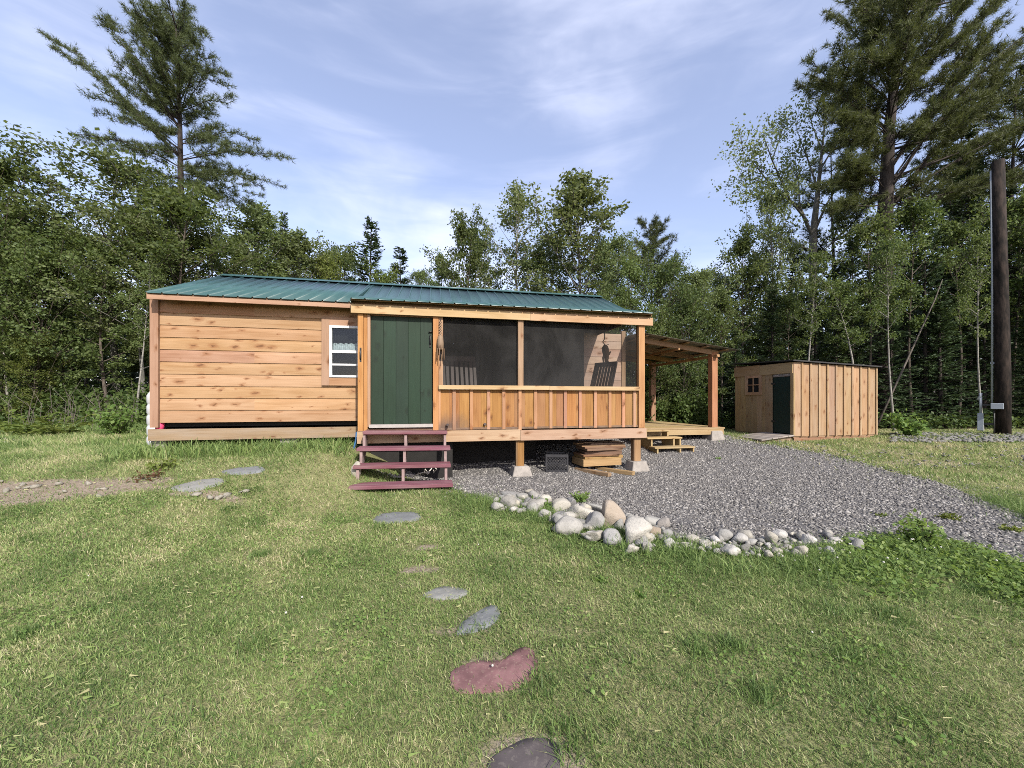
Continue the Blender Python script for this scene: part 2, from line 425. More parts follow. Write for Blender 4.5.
M['poplar'] = leafmat('poplar_leaves', (.080, .116, .044), (.175, .212, .088), trans=.42)
M['birchl'] = leafmat('birch_leaves', (.058, .095, .03), (.14, .18, .06), trans=.42)
M['yellowl'] = leafmat('yellow_leaves', (.085, .125, .028), (.18, .215, .055), trans=.4)
M['spruce'] = leafmat('spruce_needles', (.024, .048, .022), (.060, .092, .038), trans=.2)
M['pine'] = leafmat('pine_needles', (.045, .068, .026), (.120, .142, .055), trans=.3)
M['under'] = leafmat('undergrowth_leaves', (.035, .065, .018), (.09, .125, .035))
M['deadl'] = leafmat('dead_leaves', (.10, .05, .03), (.20, .12, .07))
M['woods'] = leafmat('far_leaves', (.014, .026, .010), (.032, .05, .018), trans=.15)  # leaf colour darkened to stand in for shade deep in the wood
M['bark'] = barkmat('bark_brown', (.05, .04, .032), (.11, .092, .075))
M['barkgrey'] = barkmat('bark_grey', (.075, .072, .063), (.15, .145, .13))
M['barkwhite'] = barkmat('bark_white', (0.176, 0.168, 0.148), (0.272, 0.260, 0.232), bands=(0.056, 0.048, 0.044))
M['barkpine'] = barkmat('bark_pine', (.020, .016, .014), (.05, .041, .036))
M['twig'] = barkmat('dry_twigs', (.07, .06, .05), (.13, .115, .10))

# ------------------------------------------------------------------ mesh helpers
def link(o, parent=None):
    COL.objects.link(o)
    if parent is not None: o.parent = parent
    return o
def tag(o, label=None, cat=None, group=None, kind=None):
    if label: o['label'] = label
    if cat: o['category'] = cat
    if group: o['group'] = group
    if kind: o['kind'] = kind
    return o
def empty(name, loc, rz=0.0, label=None, cat=None, group=None):
    o = bpy.data.objects.new(name, None)
    o.empty_display_size = .1
    COL.objects.link(o)
    o.location = loc; o.rotation_euler = (0, 0, rz)
    return tag(o, label, cat, group)

def np_mesh(name, V, quads=None, tris=None, attrs=None, smooth=False):
    me = bpy.data.meshes.new(name)
    V = np.asarray(V, np.float32)
    nq = 0 if quads is None else len(quads); ntr = 0 if tris is None else len(tris)
    li = []
    if nq: li.append(np.asarray(quads, np.int32).ravel())
    if ntr: li.append(np.asarray(tris, np.int32).ravel())
    li = np.concatenate(li)
    me.vertices.add(len(V)); me.vertices.foreach_set('co', V.ravel())
    me.loops.add(len(li)); me.loops.foreach_set('vertex_index', li)
    me.polygons.add(nq + ntr)
    st = np.concatenate([np.arange(nq) * 4, nq * 4 + np.arange(ntr) * 3]).astype(np.int32)
    me.polygons.foreach_set('loop_start', st)
    if smooth:
        me.polygons.foreach_set('use_smooth', np.ones(nq + ntr, bool))
    for k, a in (attrs or {}).items():
        at_ = me.attributes.new(k, 'FLOAT', 'POINT'); at_.data.foreach_set('value', np.asarray(a, np.float32))
    me.update(calc_edges=True)
    return me
def np_obj(name, me, m, parent=None):
    o = bpy.data.objects.new(name, me)
    me.materials.append(m)
    return link(o, parent)

RND = random.Random(5)
class MB:
    """collects boxes, bars, tubes and prisms, then links them as ONE mesh object"""
    def __init__(s): s.v = []; s.f = []; s.g = []; s.r = []; s.sm = []
    def add(s, verts, faces, gco, rnd=None, smooth=False):
        b = len(s.v)
        rnd = RND.random() if rnd is None else rnd
        s.v += [tuple(p) for p in verts]; s.f += [tuple(b + i for i in f) for f in faces]
        off = rnd * 40
        s.g += [(g[0] + off, g[1] + off * .37, g[2]) for g in gco]; s.r += [rnd] * len(verts); s.sm += [smooth] * len(faces)
    BF = [(0, 3, 2, 1), (4, 5, 6, 7), (0, 1, 5, 4), (1, 2, 6, 5), (2, 3, 7, 6), (3, 0, 4, 7)]
    def box(s, u0, u1, v0, v1, w0, w1, grain='u', rnd=None):
        P = [(u0, v0, w0), (u1, v0, w0), (u1, v1, w0), (u0, v1, w0), (u0, v0, w1), (u1, v0, w1), (u1, v1, w1), (u0, v1, w1)]
        i = 'uvw'.index(grain); j, k = [q for q in range(3) if q != i]
        s.add(P, s.BF, [(p[i], p[j] + p[k], 0) for p in P], rnd)
    def hexa(s, P, grain=0, rnd=None):
        """8 corners in box order"""
        j, k = [q for q in range(3) if q != grain]
        s.add(P, s.BF, [(p[grain], p[j] + p[k], 0) for p in P], rnd)
    def beam(s, a, b, w, h, up=(0, 0, 1), rnd=None):
        a = Vector(a); b = Vector(b); d = (b - a); L = d.length; d.normalize()
        up = Vector(up); x = d.cross(up)
        if x.length < 1e-4: x = d.cross(Vector((0, 1, 0)))
        x.normalize(); y = x.cross(d)
        P = []; G = []
        for e, q in ((a, 0), (b, L)):
            for i, j in ((-1, -1), (1, -1), (1, 1), (-1, 1)):
                P.append(e + x * (w / 2 * i) + y * (h / 2 * j)); G.append((q, w / 2 * i + h / 2 * j, 0))
        s.add(P, [(0, 1, 2, 3), (7, 6, 5, 4), (0, 4, 5, 1), (1, 5, 6, 2), (2, 6, 7, 3), (3, 7, 4, 0)], G, rnd)
    def tube(s, pts, rad, n=10, caps=True, rnd=None, smooth=True):
        pts = [Vector(p) for p in pts]
        if not hasattr(rad, '__len__'): rad = [rad] * len(pts)
        P = []; G = []; Fc = []
        L = 0
        ref = None
        for i, p in enumerate(pts):
            d = (pts[min(i + 1, len(pts) - 1)] - pts[max(i - 1, 0)]).normalized()
            if ref is None:
                ref = d.cross(Vector((0.3, .2, 1))) if abs(d.z) < .9 else d.cross(Vector((1, .1, 0)))
            x = (ref - d * ref.dot(d)).normalized(); y = d.cross(x); ref = x
            if i: L += (p - pts[i - 1]).length
            for k in range(n):
                a = 2 * math.pi * k / n
                P.append(p + (x * math.cos(a) + y * math.sin(a)) * rad[i]); G.append((L, rad[i] * a, 0))
        for i in range(len(pts) - 1):
            for k in range(n):
                Fc.append((i * n + k, i * n + (k + 1) % n, (i + 1) * n + (k + 1) % n, (i + 1) * n + k))
        s.add(P, Fc, G, rnd, smooth)
        if caps:
            b = len(s.v)
            s.f.append(tuple(b - len(P) + k for k in reversed(range(n)))); s.sm.append(False)
            s.f.append(tuple(b - n + k for k in range(n))); s.sm.append(False)
    def prism(s, outline, axis, lo, hi, grain=None, rnd=None):
        """outline of 2D points in the plane across AXIS, extruded along it"""
        n = len(outline); P = []
        for q in (lo, hi):
            for a, b in outline:
                P.append({'u': (q, a, b), 'v': (a, q, b), 'w': (a, b, q)}[axis])
        Fc = [tuple(range(n)), tuple(reversed(range(n, 2 * n)))] + [(i, i + n, (i + 1) % n + n, (i + 1) % n) for i in range(n)]
        gi = 'uvw'.index(grain or axis); j, k = [q for q in range(3) if q != gi]
        s.add(P, Fc, [(p[gi], p[j] + p[k], 0) for p in P], rnd)
    def build(s, name, m, parent=None, bevel=0.0, label=None):
        me = bpy.data.meshes.new(name)
        me.from_pydata([tuple(p) for p in s.v], [], s.f)
        a = me.attributes.new('gco', 'FLOAT_VECTOR', 'POINT'); a.data.foreach_set('vector', np.array(s.g, np.float32).ravel())
        a = me.attributes.new('rnd', 'FLOAT', 'POINT'); a.data.foreach_set('value', np.array(s.r, np.float32))
        me.polygons.foreach_set('use_smooth', np.array(s.sm, bool))
        me.update()
        o = np_obj(name, me, m, parent)
        if bevel:
            b = o.modifiers.new('edge', 'BEVEL'); b.width = bevel; b.segments = 1; b.limit_method = 'ANGLE'
        if label: o['label'] = label
        return o
def bx(name, m, parent, *a, **k):
    lab = k.pop('label', None); bev = k.pop('bevel', 0.0)
    b = MB(); b.box(*a, **k); return b.build(name, m, parent, bev, lab)

# ------------------------------------------------------------------ ground sheet and gravel yard
def graded(lo, hi, fine0, fine1, step, grow=1.25):
    xs = list(np.arange(fine0, fine1 + 1e-6, step))
    s = step; x = fine1
    while x < hi: s *= grow; x += s; xs.append(min(x, hi))
    s = step; x = fine0
    while x > lo: s *= grow; x -= s; xs.insert(0, max(x, lo))
    return np.array(xs)
gx_ = graded(-600, 600, -14, 16, .12); gy_ = graded(-80, 900, .4, 15, .1)
GX, GY = np.meshgrid(gx_, gy_)
inside = in_poly(GX, GY, GPOLY)
pd = poly_dist(GX, GY, GPOLY)
GZ = gz(GX, GY) + .012 * (fbm(GX * 3, GY * 3, 21) - .5)
GZ = np.where(inside & (pd > .06), GZ - .03, GZ)
nx, ny = len(gx_), len(gy_)
idx = np.arange(nx * ny).reshape(ny, nx)
Q = np.stack([idx[:-1, :-1], idx[:-1, 1:], idx[1:, 1:], idx[1:, :-1]], -1).reshape(-1, 4)
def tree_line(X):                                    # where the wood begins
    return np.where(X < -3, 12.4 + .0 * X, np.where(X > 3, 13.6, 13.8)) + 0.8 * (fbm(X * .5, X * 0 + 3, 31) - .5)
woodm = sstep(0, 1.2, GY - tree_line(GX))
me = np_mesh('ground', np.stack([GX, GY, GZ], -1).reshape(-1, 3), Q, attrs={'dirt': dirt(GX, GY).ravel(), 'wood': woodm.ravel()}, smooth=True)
tag(np_obj('ground', me, M['ground']), kind='structure')

ux = np.arange(-2.2, 9.2, .07); uy = np.arange(3.0, 13.4, .07)
UX, UY = np.meshgrid(ux, uy)
ins = in_poly(UX, UY, GPOLY); d_ = poly_dist(UX, UY, GPOLY)
sd = np.where(ins, d_, -d_) + .16 * (fbm(UX * 3, UY * 3, 41) - .5)
UZ = gz(UX, UY) + .022 * np.clip(sd * 8 + .3, -1.5, 1) + .03 * (fbm(UX * 2.2, UY * 2.2, 43) - .5) + .012 * (vnoise(UX * 14, UY * 14, 44) - .5)
idx = np.arange(UX.size).reshape(UX.shape)
Q = np.stack([idx[:-1, :-1], idx[:-1, 1:], idx[1:, 1:], idx[1:, :-1]], -1).reshape(-1, 4)
keep = (sd.ravel()[Q].max(1) > -.05)
Q = Q[keep]
used, inv = np.unique(Q.ravel(), return_inverse=True)
me = np_mesh('gravel_yard', np.stack([UX, UY, UZ], -1).reshape(-1, 3)[used], inv.reshape(-1, 4), attrs={'tint': np.zeros(len(used))}, smooth=True)
tag(np_obj('gravel_yard', me, M['gravelbed']), kind='structure')
def top_z(x, y):
    """height of the surface one stands on"""
    z = float(gz(x, y))
    return z + (.02 if in_poly(np.array([x]), np.array([y]), GPOLY)[0] else 0)

# ------------------------------------------------------------------ the cabin
CA = R(11.5)
CP = Vector((-2.1, 7.24, 0))
ca_, sa_ = math.cos(CA), math.sin(CA)
def W(u, v, z=0.0): return Vector((CP.x + ca_ * u - sa_ * v, CP.y + sa_ * u + ca_ * v, z))
def gW(u, v): p = W(u, v); return top_z(p.x, p.y)

cabin = empty('cabin', CP, CA, 'pine sided tiny cabin with green metal roof and a screened porch', 'cabin')
UL, UR, VW, VB, VR = -4.2, 5.05, .35, 4.65, 2.5

def lap(b, u0, u1, v, w0, w1, r_=None):
    if u1 - u0 < .02 or w1 - w0 < .01: return
    b.hexa([(u0, v - .021, w0), (u1, v - .021, w0), (u1, v, w0), (u0, v, w0), (u0, v - .018, w1 - .07), (u1, v - .018, w1 - .07), (u1, v, w1 - .05), (u0, v, w1 - .05)], 0, r_)
    b.hexa([(u0, v - .018, w1 - .07), (u1, v - .018, w1 - .07), (u1, v, w1 - .05), (u0, v, w1 - .05), (u0, v - .004, w1 + .004), (u1, v - .004, w1 + .004), (u1, v, w1 + .004), (u0, v, w1 + .004)], 0, r_)
CH = .2155
b = MB()
for i in range(10):
    w0, w1 = 1.10 + CH * i, 1.10 + CH * (i + 1)
    cuts = [UL + .11, -1.40, -.62]
    if i % 4 == 1: cuts = [UL + .11, -2.9 + .3 * (i % 4), -1.40, -.62]
    for a, c in zip(cuts[:-2], cuts[1:-1]):
        r_ = RND.random(); lap(b, a, c, VW, w0, w1, r_)
    a, c = cuts[-2], cuts[-1]
    lap(b, a, c, VW, w0, min(w1, 1.92), r_); lap(b, a, c, VW, max(w0, 2.92), w1, r_)
b.box(UL + .02, -1.4, VW + .005, VW + .1, 1.1, 3.27); b.box(-1.4, -.6, VW + .005, VW + .1, 1.1, 1.93); b.box(-1.4, -.6, VW + .005, VW + .1, 2.91, 3.27)
b.build('wall', M['siding'], cabin)
# end and rear walls
b = MB()
for i in range(10):
    w0, w1 = 1.10 + CH * i, 1.10 + CH * (i + 1) - .004
    b.hexa([(UL - .0, VW, w0), (UL + .03, VW, w0), (UL + .03, VB, w0), (UL, VB, w0), (UL + .015, VW, w1), (UL + .03, VW, w1), (UL + .03, VB, w1), (UL + .015, VB, w1)], 1)
b.prism([(VW + .1, 3.25), (VB, 3.25), (VR, 4.28)], 'u', UL + .012, UL + .03, 'v')
b.build('wall', M['siding'], cabin)
b = MB()
for i in range(10):
    w0, w1 = 1.10 + CH * i, 1.10 + CH * (i + 1) - .004
    b.box(UL + .03, UR, VB - .03, VB, w0, w1)
    b.box(UR - .03, UR, 2.44, VB - .03, w0, w1, 'v')
b.prism([(1.02, 3.28), (VB - .05, 3.28), (VR, 4.25), (1.02, 3.56)], 'u', UR - .028, UR - .01, 'v')
b.build('wall', M['siding'], cabin)
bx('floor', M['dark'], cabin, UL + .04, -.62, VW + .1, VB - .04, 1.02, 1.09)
b = MB()                                                 # porch back wall of vertical boards, its shade painted in as near-black
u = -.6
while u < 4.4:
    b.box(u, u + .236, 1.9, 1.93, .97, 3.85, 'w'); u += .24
b.build('inner_wall', M['shadewall'], cabin)
b = MB()
for i in range(11):
    b.box(4.2, 5.74, 2.40 + .004 * (i % 2), 2.44, .97 + CH * i, .97 + CH * (i + 1) - .006)
b.build('inner_wall', M['innerwall'], cabin)
bx('corner_board', M['trim'], cabin, 5.745, 5.86, 2.38, 2.46, .9, 3.42, 'w')
bx('corner_board', M['trim'], cabin, UL - .02, UL + .105, VW - .055, VW + .04, 1.02, 3.25, 'w')
b = MB(); b.box(-.62, -.56, .11, VW + .2, 1.0, 3.25, 'v'); b.box(-.62, -.585, VW + .2, 1.9, 1.0, 3.30, 'v'); b.build('side_wall', M['siding'], cabin)
b = MB(); b.box(-.6, 2.3, -.0, 1.9, .925, .965, 'v'); b.box(2.304, UR, -.0, 2.38, .925, .965, 'v'); b.build('porch_floor', M['dull'], cabin)
# skirts, and added near-black panels standing in for shade below the floor
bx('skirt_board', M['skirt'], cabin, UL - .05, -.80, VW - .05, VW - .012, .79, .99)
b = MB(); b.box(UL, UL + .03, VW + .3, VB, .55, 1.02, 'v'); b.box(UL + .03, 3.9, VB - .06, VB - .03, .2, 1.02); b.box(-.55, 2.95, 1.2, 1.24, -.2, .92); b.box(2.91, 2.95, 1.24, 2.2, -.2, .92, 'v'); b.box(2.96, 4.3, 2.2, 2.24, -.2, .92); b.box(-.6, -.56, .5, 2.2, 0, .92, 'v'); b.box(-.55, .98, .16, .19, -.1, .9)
b.build('skirt_and_shade_panel', M['dark'], cabin)
# fascia, header and the band of boards above it
bx('fascia', M['trim'], cabin, -4.12, -.85, .06, .10, 3.205, 3.295)
bx('soffit', M['brownband'], cabin, -4.10, -.62, .10, VW + .05, 3.262, 3.28)
b = MB(); b.box(-.86, 2.5, -.08, -.03, 3.088, 3.25); b.box(2.503, 5.19, -.08, -.03, 3.085, 3.247); b.build('header_beam', M['header'], cabin)
b = MB(); b.box(-.85, 2.9, -.028, .02, 3.1, 3.34); b.box(2.903, 5.15, -.028, .02, 3.1, 3.335); b.build('header_band', M['brownband'], cabin)
# posts
b = MB(); b.box(-.75, -.655, -.03, .1, .93, 3.1, 'w'); b.box(-.652, -.585, .0, .1, .93, 3.1, 'w'); b.build('porch_post', M['post'], cabin)
bx('porch_post', M['post'], cabin, .602, .705, -.03, .1, .925, 3.09, 'w')
bx('porch_post', M['trim'], cabin, .708, .79, -.015, .08, 1.79, 3.09, 'w')
bx('porch_post', M['trim'], cabin, 2.265, 2.37, -.03, .08, 1.785, 3.09, 'w')
bx('porch_post', M['post'], cabin, 4.89, 5.03, -.03, .1, .91, 3.09, 'w')
b = MB(); b.box(-.583, -.535, -.01, .09, 1.0, 3.08, 'w'); b.box(-.535, .602, .01, .09, 3.075, 3.10); b.build('door_frame', M['trim'], cabin)
bx('door_sill', M['sill'], cabin, -.55, .602, -.05, .09, .985, 1.045)
# porch door: five planks, hinges and handle
b = MB()
w_ = (.602 - .012 + .53) / 5
for i in range(5):
    b.box(-.53 + w_ * i + .002, -.53 + w_ * (i + 1) - .003, .045 + .004 * (i % 2), .08, 1.05, 3.072, 'w')
door = b.build('door', M['door'], cabin)
b = MB(); b.box(.535, .565, .025, .045, 2.52, 2.74); b.tube([(.55, .02, 2.74), (.55, -.005, 2.72), (.55, -.005, 2.6), (.55, .02, 2.56)], .011, 8); b.tube([(.52, .02, 2.80), (.585, .02, 2.81)], .012, 8)
b.build('handle', M['iron'], door)
b = MB(); b.tube([(-.7, -.032, 2.42), (-.7, -.06, 2.40), (-.7, -.06, 2.28), (-.7, -.032, 2.24)], .012, 8); b.box(-.715, -.685, -.036, -.031, 2.2, 2.46); b.build('latch', M['iron'], cabin)
b = MB(); b.tube([(.75, -.018, 2.42), (.75, -.045, 2.40), (.75, -.045, 2.32), (.75, -.018, 2.28)], .01, 8); b.box(.738, .762, -.022, -.016, 2.25, 2.45); b.build('latch', M['iron'], cabin)
# window
wf = MB()
U0, U1, Z0, Z1 = -1.312, -.765, 1.93, 2.91
for a in ((U0, U0 + .045, VW - .075, VW, Z0, Z1), (U1 - .045, U1, VW - .075, VW, Z0, Z1), (U0 + .045, U1 - .045, VW - .075, VW, Z1 - .045, Z1), (U0 + .045, U1 - .045, VW - .08, VW, Z0, Z0 + .04),
          (U0 + .045, U1 - .045, VW - .068, VW - .01, 2.392, 2.445), (U0 + .045, U1 - .045, VW - .055, VW - .02, 2.155, 2.19)):
    wf.box(*a)
win = wf.build('window', M['white'], cabin)
b = MB(); b.add([(U0 + .04, VW - .033, Z0 + .035), (U1 - .04, VW - .033, Z0 + .035), (U1 - .04, VW - .033, Z1 - .04), (U0 + .04, VW - .033, Z1 - .04)], [(0, 1, 2, 3)], [(0, 0, 0)] * 4); b.build('pane', M['glass'], win)
xs = np.linspace(U0 + .03, U1 - .03, 60)                 # short pleated valance and sheer upper curtain
V_ = []; 
for zz, dd in ((2.575, .0), (2.46, .012)):
    for i, x in enumerate(xs): V_.append((x, VW + .05 + .012 * math.sin(i * 1.5) + dd, zz + (.022 * abs(math.sin(i * .27)) if zz > 2.52 else 0)))
n = len(xs)
me = np_mesh('valance', V_, [(i, i + 1, n + i + 1, n + i) for i in range(n - 1)])
np_obj('valance', me, M['curtain'], win)
V_ = []
for zz in (2.93, 2.56):
    for i, x in enumerate(xs): V_.append((x, VW + .075 + .02 * math.sin(i * .9), zz))
me = np_mesh('curtain', V_, [(i, i + 1, n + i + 1, n + i) for i in range(n - 1)])
np_obj('curtain', me, M['dark'], win)
b = MB(); b.box(U0 - .02, U1 + .02, VW + .1, VW + .9, 1.4, 1.45); b.box(U0 - .4, U1 + .12, VW + .9, VW + .93, 1.4, 3.2); b.build('interior_shade_panel', M['dark'], cabin)  # near-black sheets standing in for the unlit space behind the window
b = MB(); b.box(-1.45, U0, VW - .062, VW, 1.775, 3.065, 'w'); b.box(U0, -.70, VW - .06, VW, 1.775, Z0); b.box(U0, -.70, VW - .06, VW, Z1, 3.065); b.box(U1, -.66, VW - .058, VW, Z0, Z1, 'w')
b.build('window_trim', M['trim'], cabin)
# screens
def screen(u0, u1):
    nu, nz = 24, 14
    V_ = []
    for j in range(nz + 1):
        for i in range(nu + 1):
            a, c = i / nu, j / nz
            V_.append((u0 + (u1 - u0) * a, .045 + .035 * math.sin(math.pi * a) * math.sin(math.pi * c) * (1 + .4 * math.sin(a * 7 + c * 3)), 1.77 + 1.325 * c))
    q = [(j * (nu + 1) + i, j * (nu + 1) + i + 1, (j + 1) * (nu + 1) + i + 1, (j + 1) * (nu + 1) + i) for j in range(nz) for i in range(nu)]
    np_obj('screen', np_mesh('screen', V_, q, smooth=True), M['screen'], cabin)
screen(.785, 2.27); screen(2.365, 4.895)
# half wall: rail, boards, battens, rim
b = MB(); b.box(.707, 2.9, -.075, .06, 1.705, 1.785); b.box(2.903, 4.888, -.075, .06, 1.70, 1.78); b.build('rail', M['header'], cabin)
b = MB(); u = .70
while u < 4.89:
    e = min(u + .19 + RND.uniform(-.02, .05), 4.89); b.box(u, e - .002, .012, .035, .93, 1.70, 'w'); u = e
u = .0
while u < 2.15: b.box(UR - .045, UR - .02, .1 + u, .1 + u + .205, .93, 1.75, 'w'); u += .21
b.build('half_wall', M['panel'], cabin)
BU = [.712, 1.0, 1.335, 1.672, 1.975, 2.30, 2.625, 2.945, 3.255, 3.575, 3.91, 4.235, 4.545, 4.80]
for i, u in enumerate(BU):
    bx('batten', M['batten'], cabin, u - (.03 if i else .005), u + .032, -.018 - (.01 if abs(u - 2.3) < .01 else 0), .012, .925 - .02 * (i == 5), 1.7, 'w')
b = MB(); b.box(-.76, 2.305, -.045, -.004, .70, .915); b.box(2.31, 5.06, -.045, -.004, .695, .90); b.box(UR - .03, UR, .0, 2.4, .70, .915, 'v'); b.build('rim_board', M['rimw'], cabin)
b = MB(); b.box(-.76, -.60, -.02, .1, .74, .93); b.build('rim_board', M['skirt'], cabin)
def pier(name, parent, u, v, z0, h, wb, wt, m=M['concrete'], notch=True):
    b = MB(); P = []
    for z, w in ((z0, wb), (z0 + h * .3, wb), (z0 + h, wt)):
        P += [(u - w / 2, v - w / 2, z), (u + w / 2, v - w / 2, z), (u + w / 2, v + w / 2, z), (u - w / 2, v + w / 2, z)]
    fc = [(3, 2, 1, 0), (8, 9, 10, 11)]
    for k in (0, 4):
        fc += [(k + i, k + (i + 1) % 4, k + 4 + (i + 1) % 4, k + 4 + i) for i in range(4)]
    b.add(P, fc, [(p[0], p[1], p[2]) for p in P])
    return b.build(name, m, parent, .012)
for u in (2.335, 4.9):
    z0 = gW(u, .1)
    pier('concrete_pier', cabin, u, .09, z0 - .06, .26, .40, .30)
    bx('support_post', M['treated'], cabin, u - .075, u + .06, .02, .15, z0 + .17, .699, 'w')
    b = MB(); b.box(u - .1, u - .078, .02, .15, z0 + .17, .699, 'w'); b.build('support_post', M['treated'], cabin)
bx('support_post', M['dull'], cabin, .35, .47, .35, .47, 0, .92, 'w')
for u, w_, h in ((-2.1, .27, .2), (-4.2, .22, .18)):
    z0 = gW(u, VW + .1)
    pier('concrete_pier', cabin, u + .05, VW + .16, z0 - .1, h + .14, w_ + .03, w_)
# roof: main slope, porch part with a flatter lower run, rear slope
RIDGE = 4.36
def roofz_main(v): return RIDGE - (RIDGE - 3.305) * (VR - v) / (VR - .04)
def roofz_porch(v): return 3.66 + (RIDGE - 3.66) * (v - 1.0) / 1.5 if v > 1 else 3.315 + (3.66 - 3.315) * (v + .2) / 1.2
def sheet(u0, u1, vs, zf, ribs=.2286):
    prof = []
    u = u0
    while u < u1 - 1e-6:
        for du, h in ((0, .0), (.008, .02), (.026, .02), (.036, .0)):
            if u + du <= u1: prof.append((u + du, h))
        u += ribs
    prof.append((u1, 0.0))
    V_ = []
    for v in vs:
        for uu, h in prof: V_.append((uu, v, zf(v) + h))
    n = len(prof); q = [(j * n + i, j * n + i + 1, (j + 1) * n + i + 1, (j + 1) * n + i) for j in range(len(vs) - 1) for i in range(n - 1)]
    return V_, q
for u0, u1, vs, zf in ((-4.13, -.845, [.035, VR], roofz_main), (-.845, 5.15, [-.2, 1.0, VR], roofz_porch), (-4.13, 5.15, [VR, VB + .2], lambda v: RIDGE - (v - VR) * .43)):
    V_, q = sheet(u0, u1, vs, zf)
    rf = np_obj('roof', np_mesh('roof', V_, q), M['roof'], cabin)
    sm = rf.modifiers.new('thick', 'SOLIDIFY'); sm.thickness = .004; sm.offset = -1
b = MB(); b.beam((-4.14, VR - .085, RIDGE + .0), (5.16, VR - .085, RIDGE + .0), .20, .008, (0, -.42, 1)); b.beam((-4.14, VR + .085, RIDGE - .002), (5.16, VR + .085, RIDGE - .002), .20, .008, (0, .42, 1)); b.tube([(-4.14, VR, RIDGE + .036), (5.16, VR, RIDGE + .036)], .014, 8)
b.build('ridge_cap', M['roof'], cabin)
b = MB()                                                 # roof boards below the metal
for u0, u1, v0, v1, zf in ((-4.11, -.86, .06, VR, roofz_main), (-.86, 5.13, -.15, 1.0, roofz_porch), (-.86, 5.13, 1.0, VR, roofz_porch)):
    b.hexa([(u0, v0, zf(v0) - .035), (u1, v0, zf(v0) - .035), (u1, v1, zf(v1) - .035), (u0, v1, zf(v1) - .035), (u0, v0, zf(v0) - .008), (u1, v0, zf(v0) - .008), (u1, v1, zf(v1) - .008), (u0, v1, zf(v1) - .008)], 0)
z1 = RIDGE - (VB + .15 - VR) * .43
b.hexa([(-4.11, VR, RIDGE - .035), (5.13, VR, RIDGE - .035), (5.13, VB + .15, z1 - .035), (-4.11, VB + .15, z1 - .035), (-4.11, VR, RIDGE - .008), (5.13, VR, RIDGE - .008), (5.13, VB + .15, z1 - .008), (-4.11, VB + .15, z1 - .008)], 0)
b.build('roof_boards', M['brownband'], cabin)
b = MB(); b.beam((5.14, -.1, 3.30), (5.14, 1.0, 3.615), .03, .06); b.beam((5.14, 1.0, 3.615), (5.14, VR, 4.31), .03, .06); b.build('rake_board', M['brownband'], cabin)
b = MB(); b.beam((-4.125, .1, 3.29), (-4.125, VR, 4.31), .03, .06); b.build('rake_board', M['brownband'], cabin)
b = MB(); b.prism([(-.19, 3.28), (.04, 3.27), (1.0, 3.58), (VR - .1, 4.25), (VR - .1, 4.32), (1.0, 3.745), (.04, 3.345), (-.19, 3.318)], 'u', -.853, -.846, 'v'); b.build('flashing', M['roof'], cabin)

# ------------------------------------------------------------------ porch steps
st = empty('porch_steps', W(.12, -.45, gW(.12, -.6)), CA, 'four maroon painted open steps below the green porch door', 'steps')
inv = st.matrix_basis.inverted()
oz = st.location.z
def L(u, v, z): return (u - .12, v + .45, z - oz)
TR = [(-.30, .0, -.621, .864, .93), (-.60, -.28, -.671, .905, .672), (-.90, -.58, -.67, .90, .42), (-1.20, -.88, -.675, .92, .152)]
for v0, v1, a, c, z in TR:
    b = MB(); p, q = L(a, v0, z - .055), L(c, v1, z)
    tilt = .012 if a > -.69 else .02
    b.hexa([(p[0], p[1], p[2] + tilt), (q[0], p[1], p[2] - tilt), (q[0], q[1], p[2] - tilt), (p[0], q[1], p[2] + tilt), (p[0], p[1], q[2] + tilt), (q[0], p[1], q[2] - tilt), (q[0], q[1], q[2] - tilt), (p[0], q[1], q[2] + tilt)], 0)
    b.build('tread', M['maroon'], st, .006)
for u in (-.60, .115, .82):
    b = MB()
    o = [(-.06, .86), (-.27, .86), (-.27, .61), (-.57, .61), (-.57, .355), (-.87, .355), (-.87, .10), (-1.10, .10), (-1.10, -.02), (-.95, -.02), (-.06, .62)]
    b.prism([(L(0, v, z)[1], L(0, v, z)[2] + (.012 if u < 0 else -.012 if u > .5 else 0)) for v, z in o], 'u', u - .12 - .022, u - .12 + .022)
    b.build('stringer', M['lilac'], st)
# ------------------------------------------------------------------ shed
SP = Vector((7.76, 10.6, 0))
shed = empty('shed', SP, CA, 'small pine board shed with flat roof and dark green door', 'shed')
def SW(u, v, z=0): return Vector((SP.x + ca_ * u - sa_ * v, SP.y + sa_ * u + ca_ * v, z))
ztop = lambda u, v: 2.57 - .04 * u + .045 * v
b = MB()
n = 10; w_ = 2.9 / n
for i in range(n):
    zt = ztop(i * w_, 0) - .03
    u = i * w_
    b.box(u + .004, u + w_ - .006, .012 + .006 * (i % 2), .04, .50, zt, 'w')
    b.box(u + w_ - .045, u + w_ + .012 - (.012 if i == n - 1 else 0), -.014, .012, .50 + RND.uniform(-.012, .006), zt, 'w')
b.build('wall', M['shed'], shed)
b = MB()
def sideboards(v0, v1, z0, z1f):
    v = v0
    while v < v1 - .01:
        e = min(v + RND.uniform(.17, .24), v1)
        b.box(.0 + RND.uniform(0, .006), .03, v + .002, e - .003, z0, z1f(v), 'w'); v = e
sideboards(.045, .10, .50, lambda v: 2.25)
sideboards(.70, 1.05, .50, lambda v: 2.25); sideboards(1.66, 2.12, .50, lambda v: 2.25)
sideboards(1.05, 1.66, .50, lambda v: 1.66)
b.box(-.022, .03, .03, 1.12, 2.25, 2.545, 'v'); b.box(-.022, .03, 1.123, 2.12, 2.25, 2.56, 'v')
b.box(-.02, .03, -.01, .088, .50, 2.248, 'w')
b.build('wall', M['shedfront'], shed)
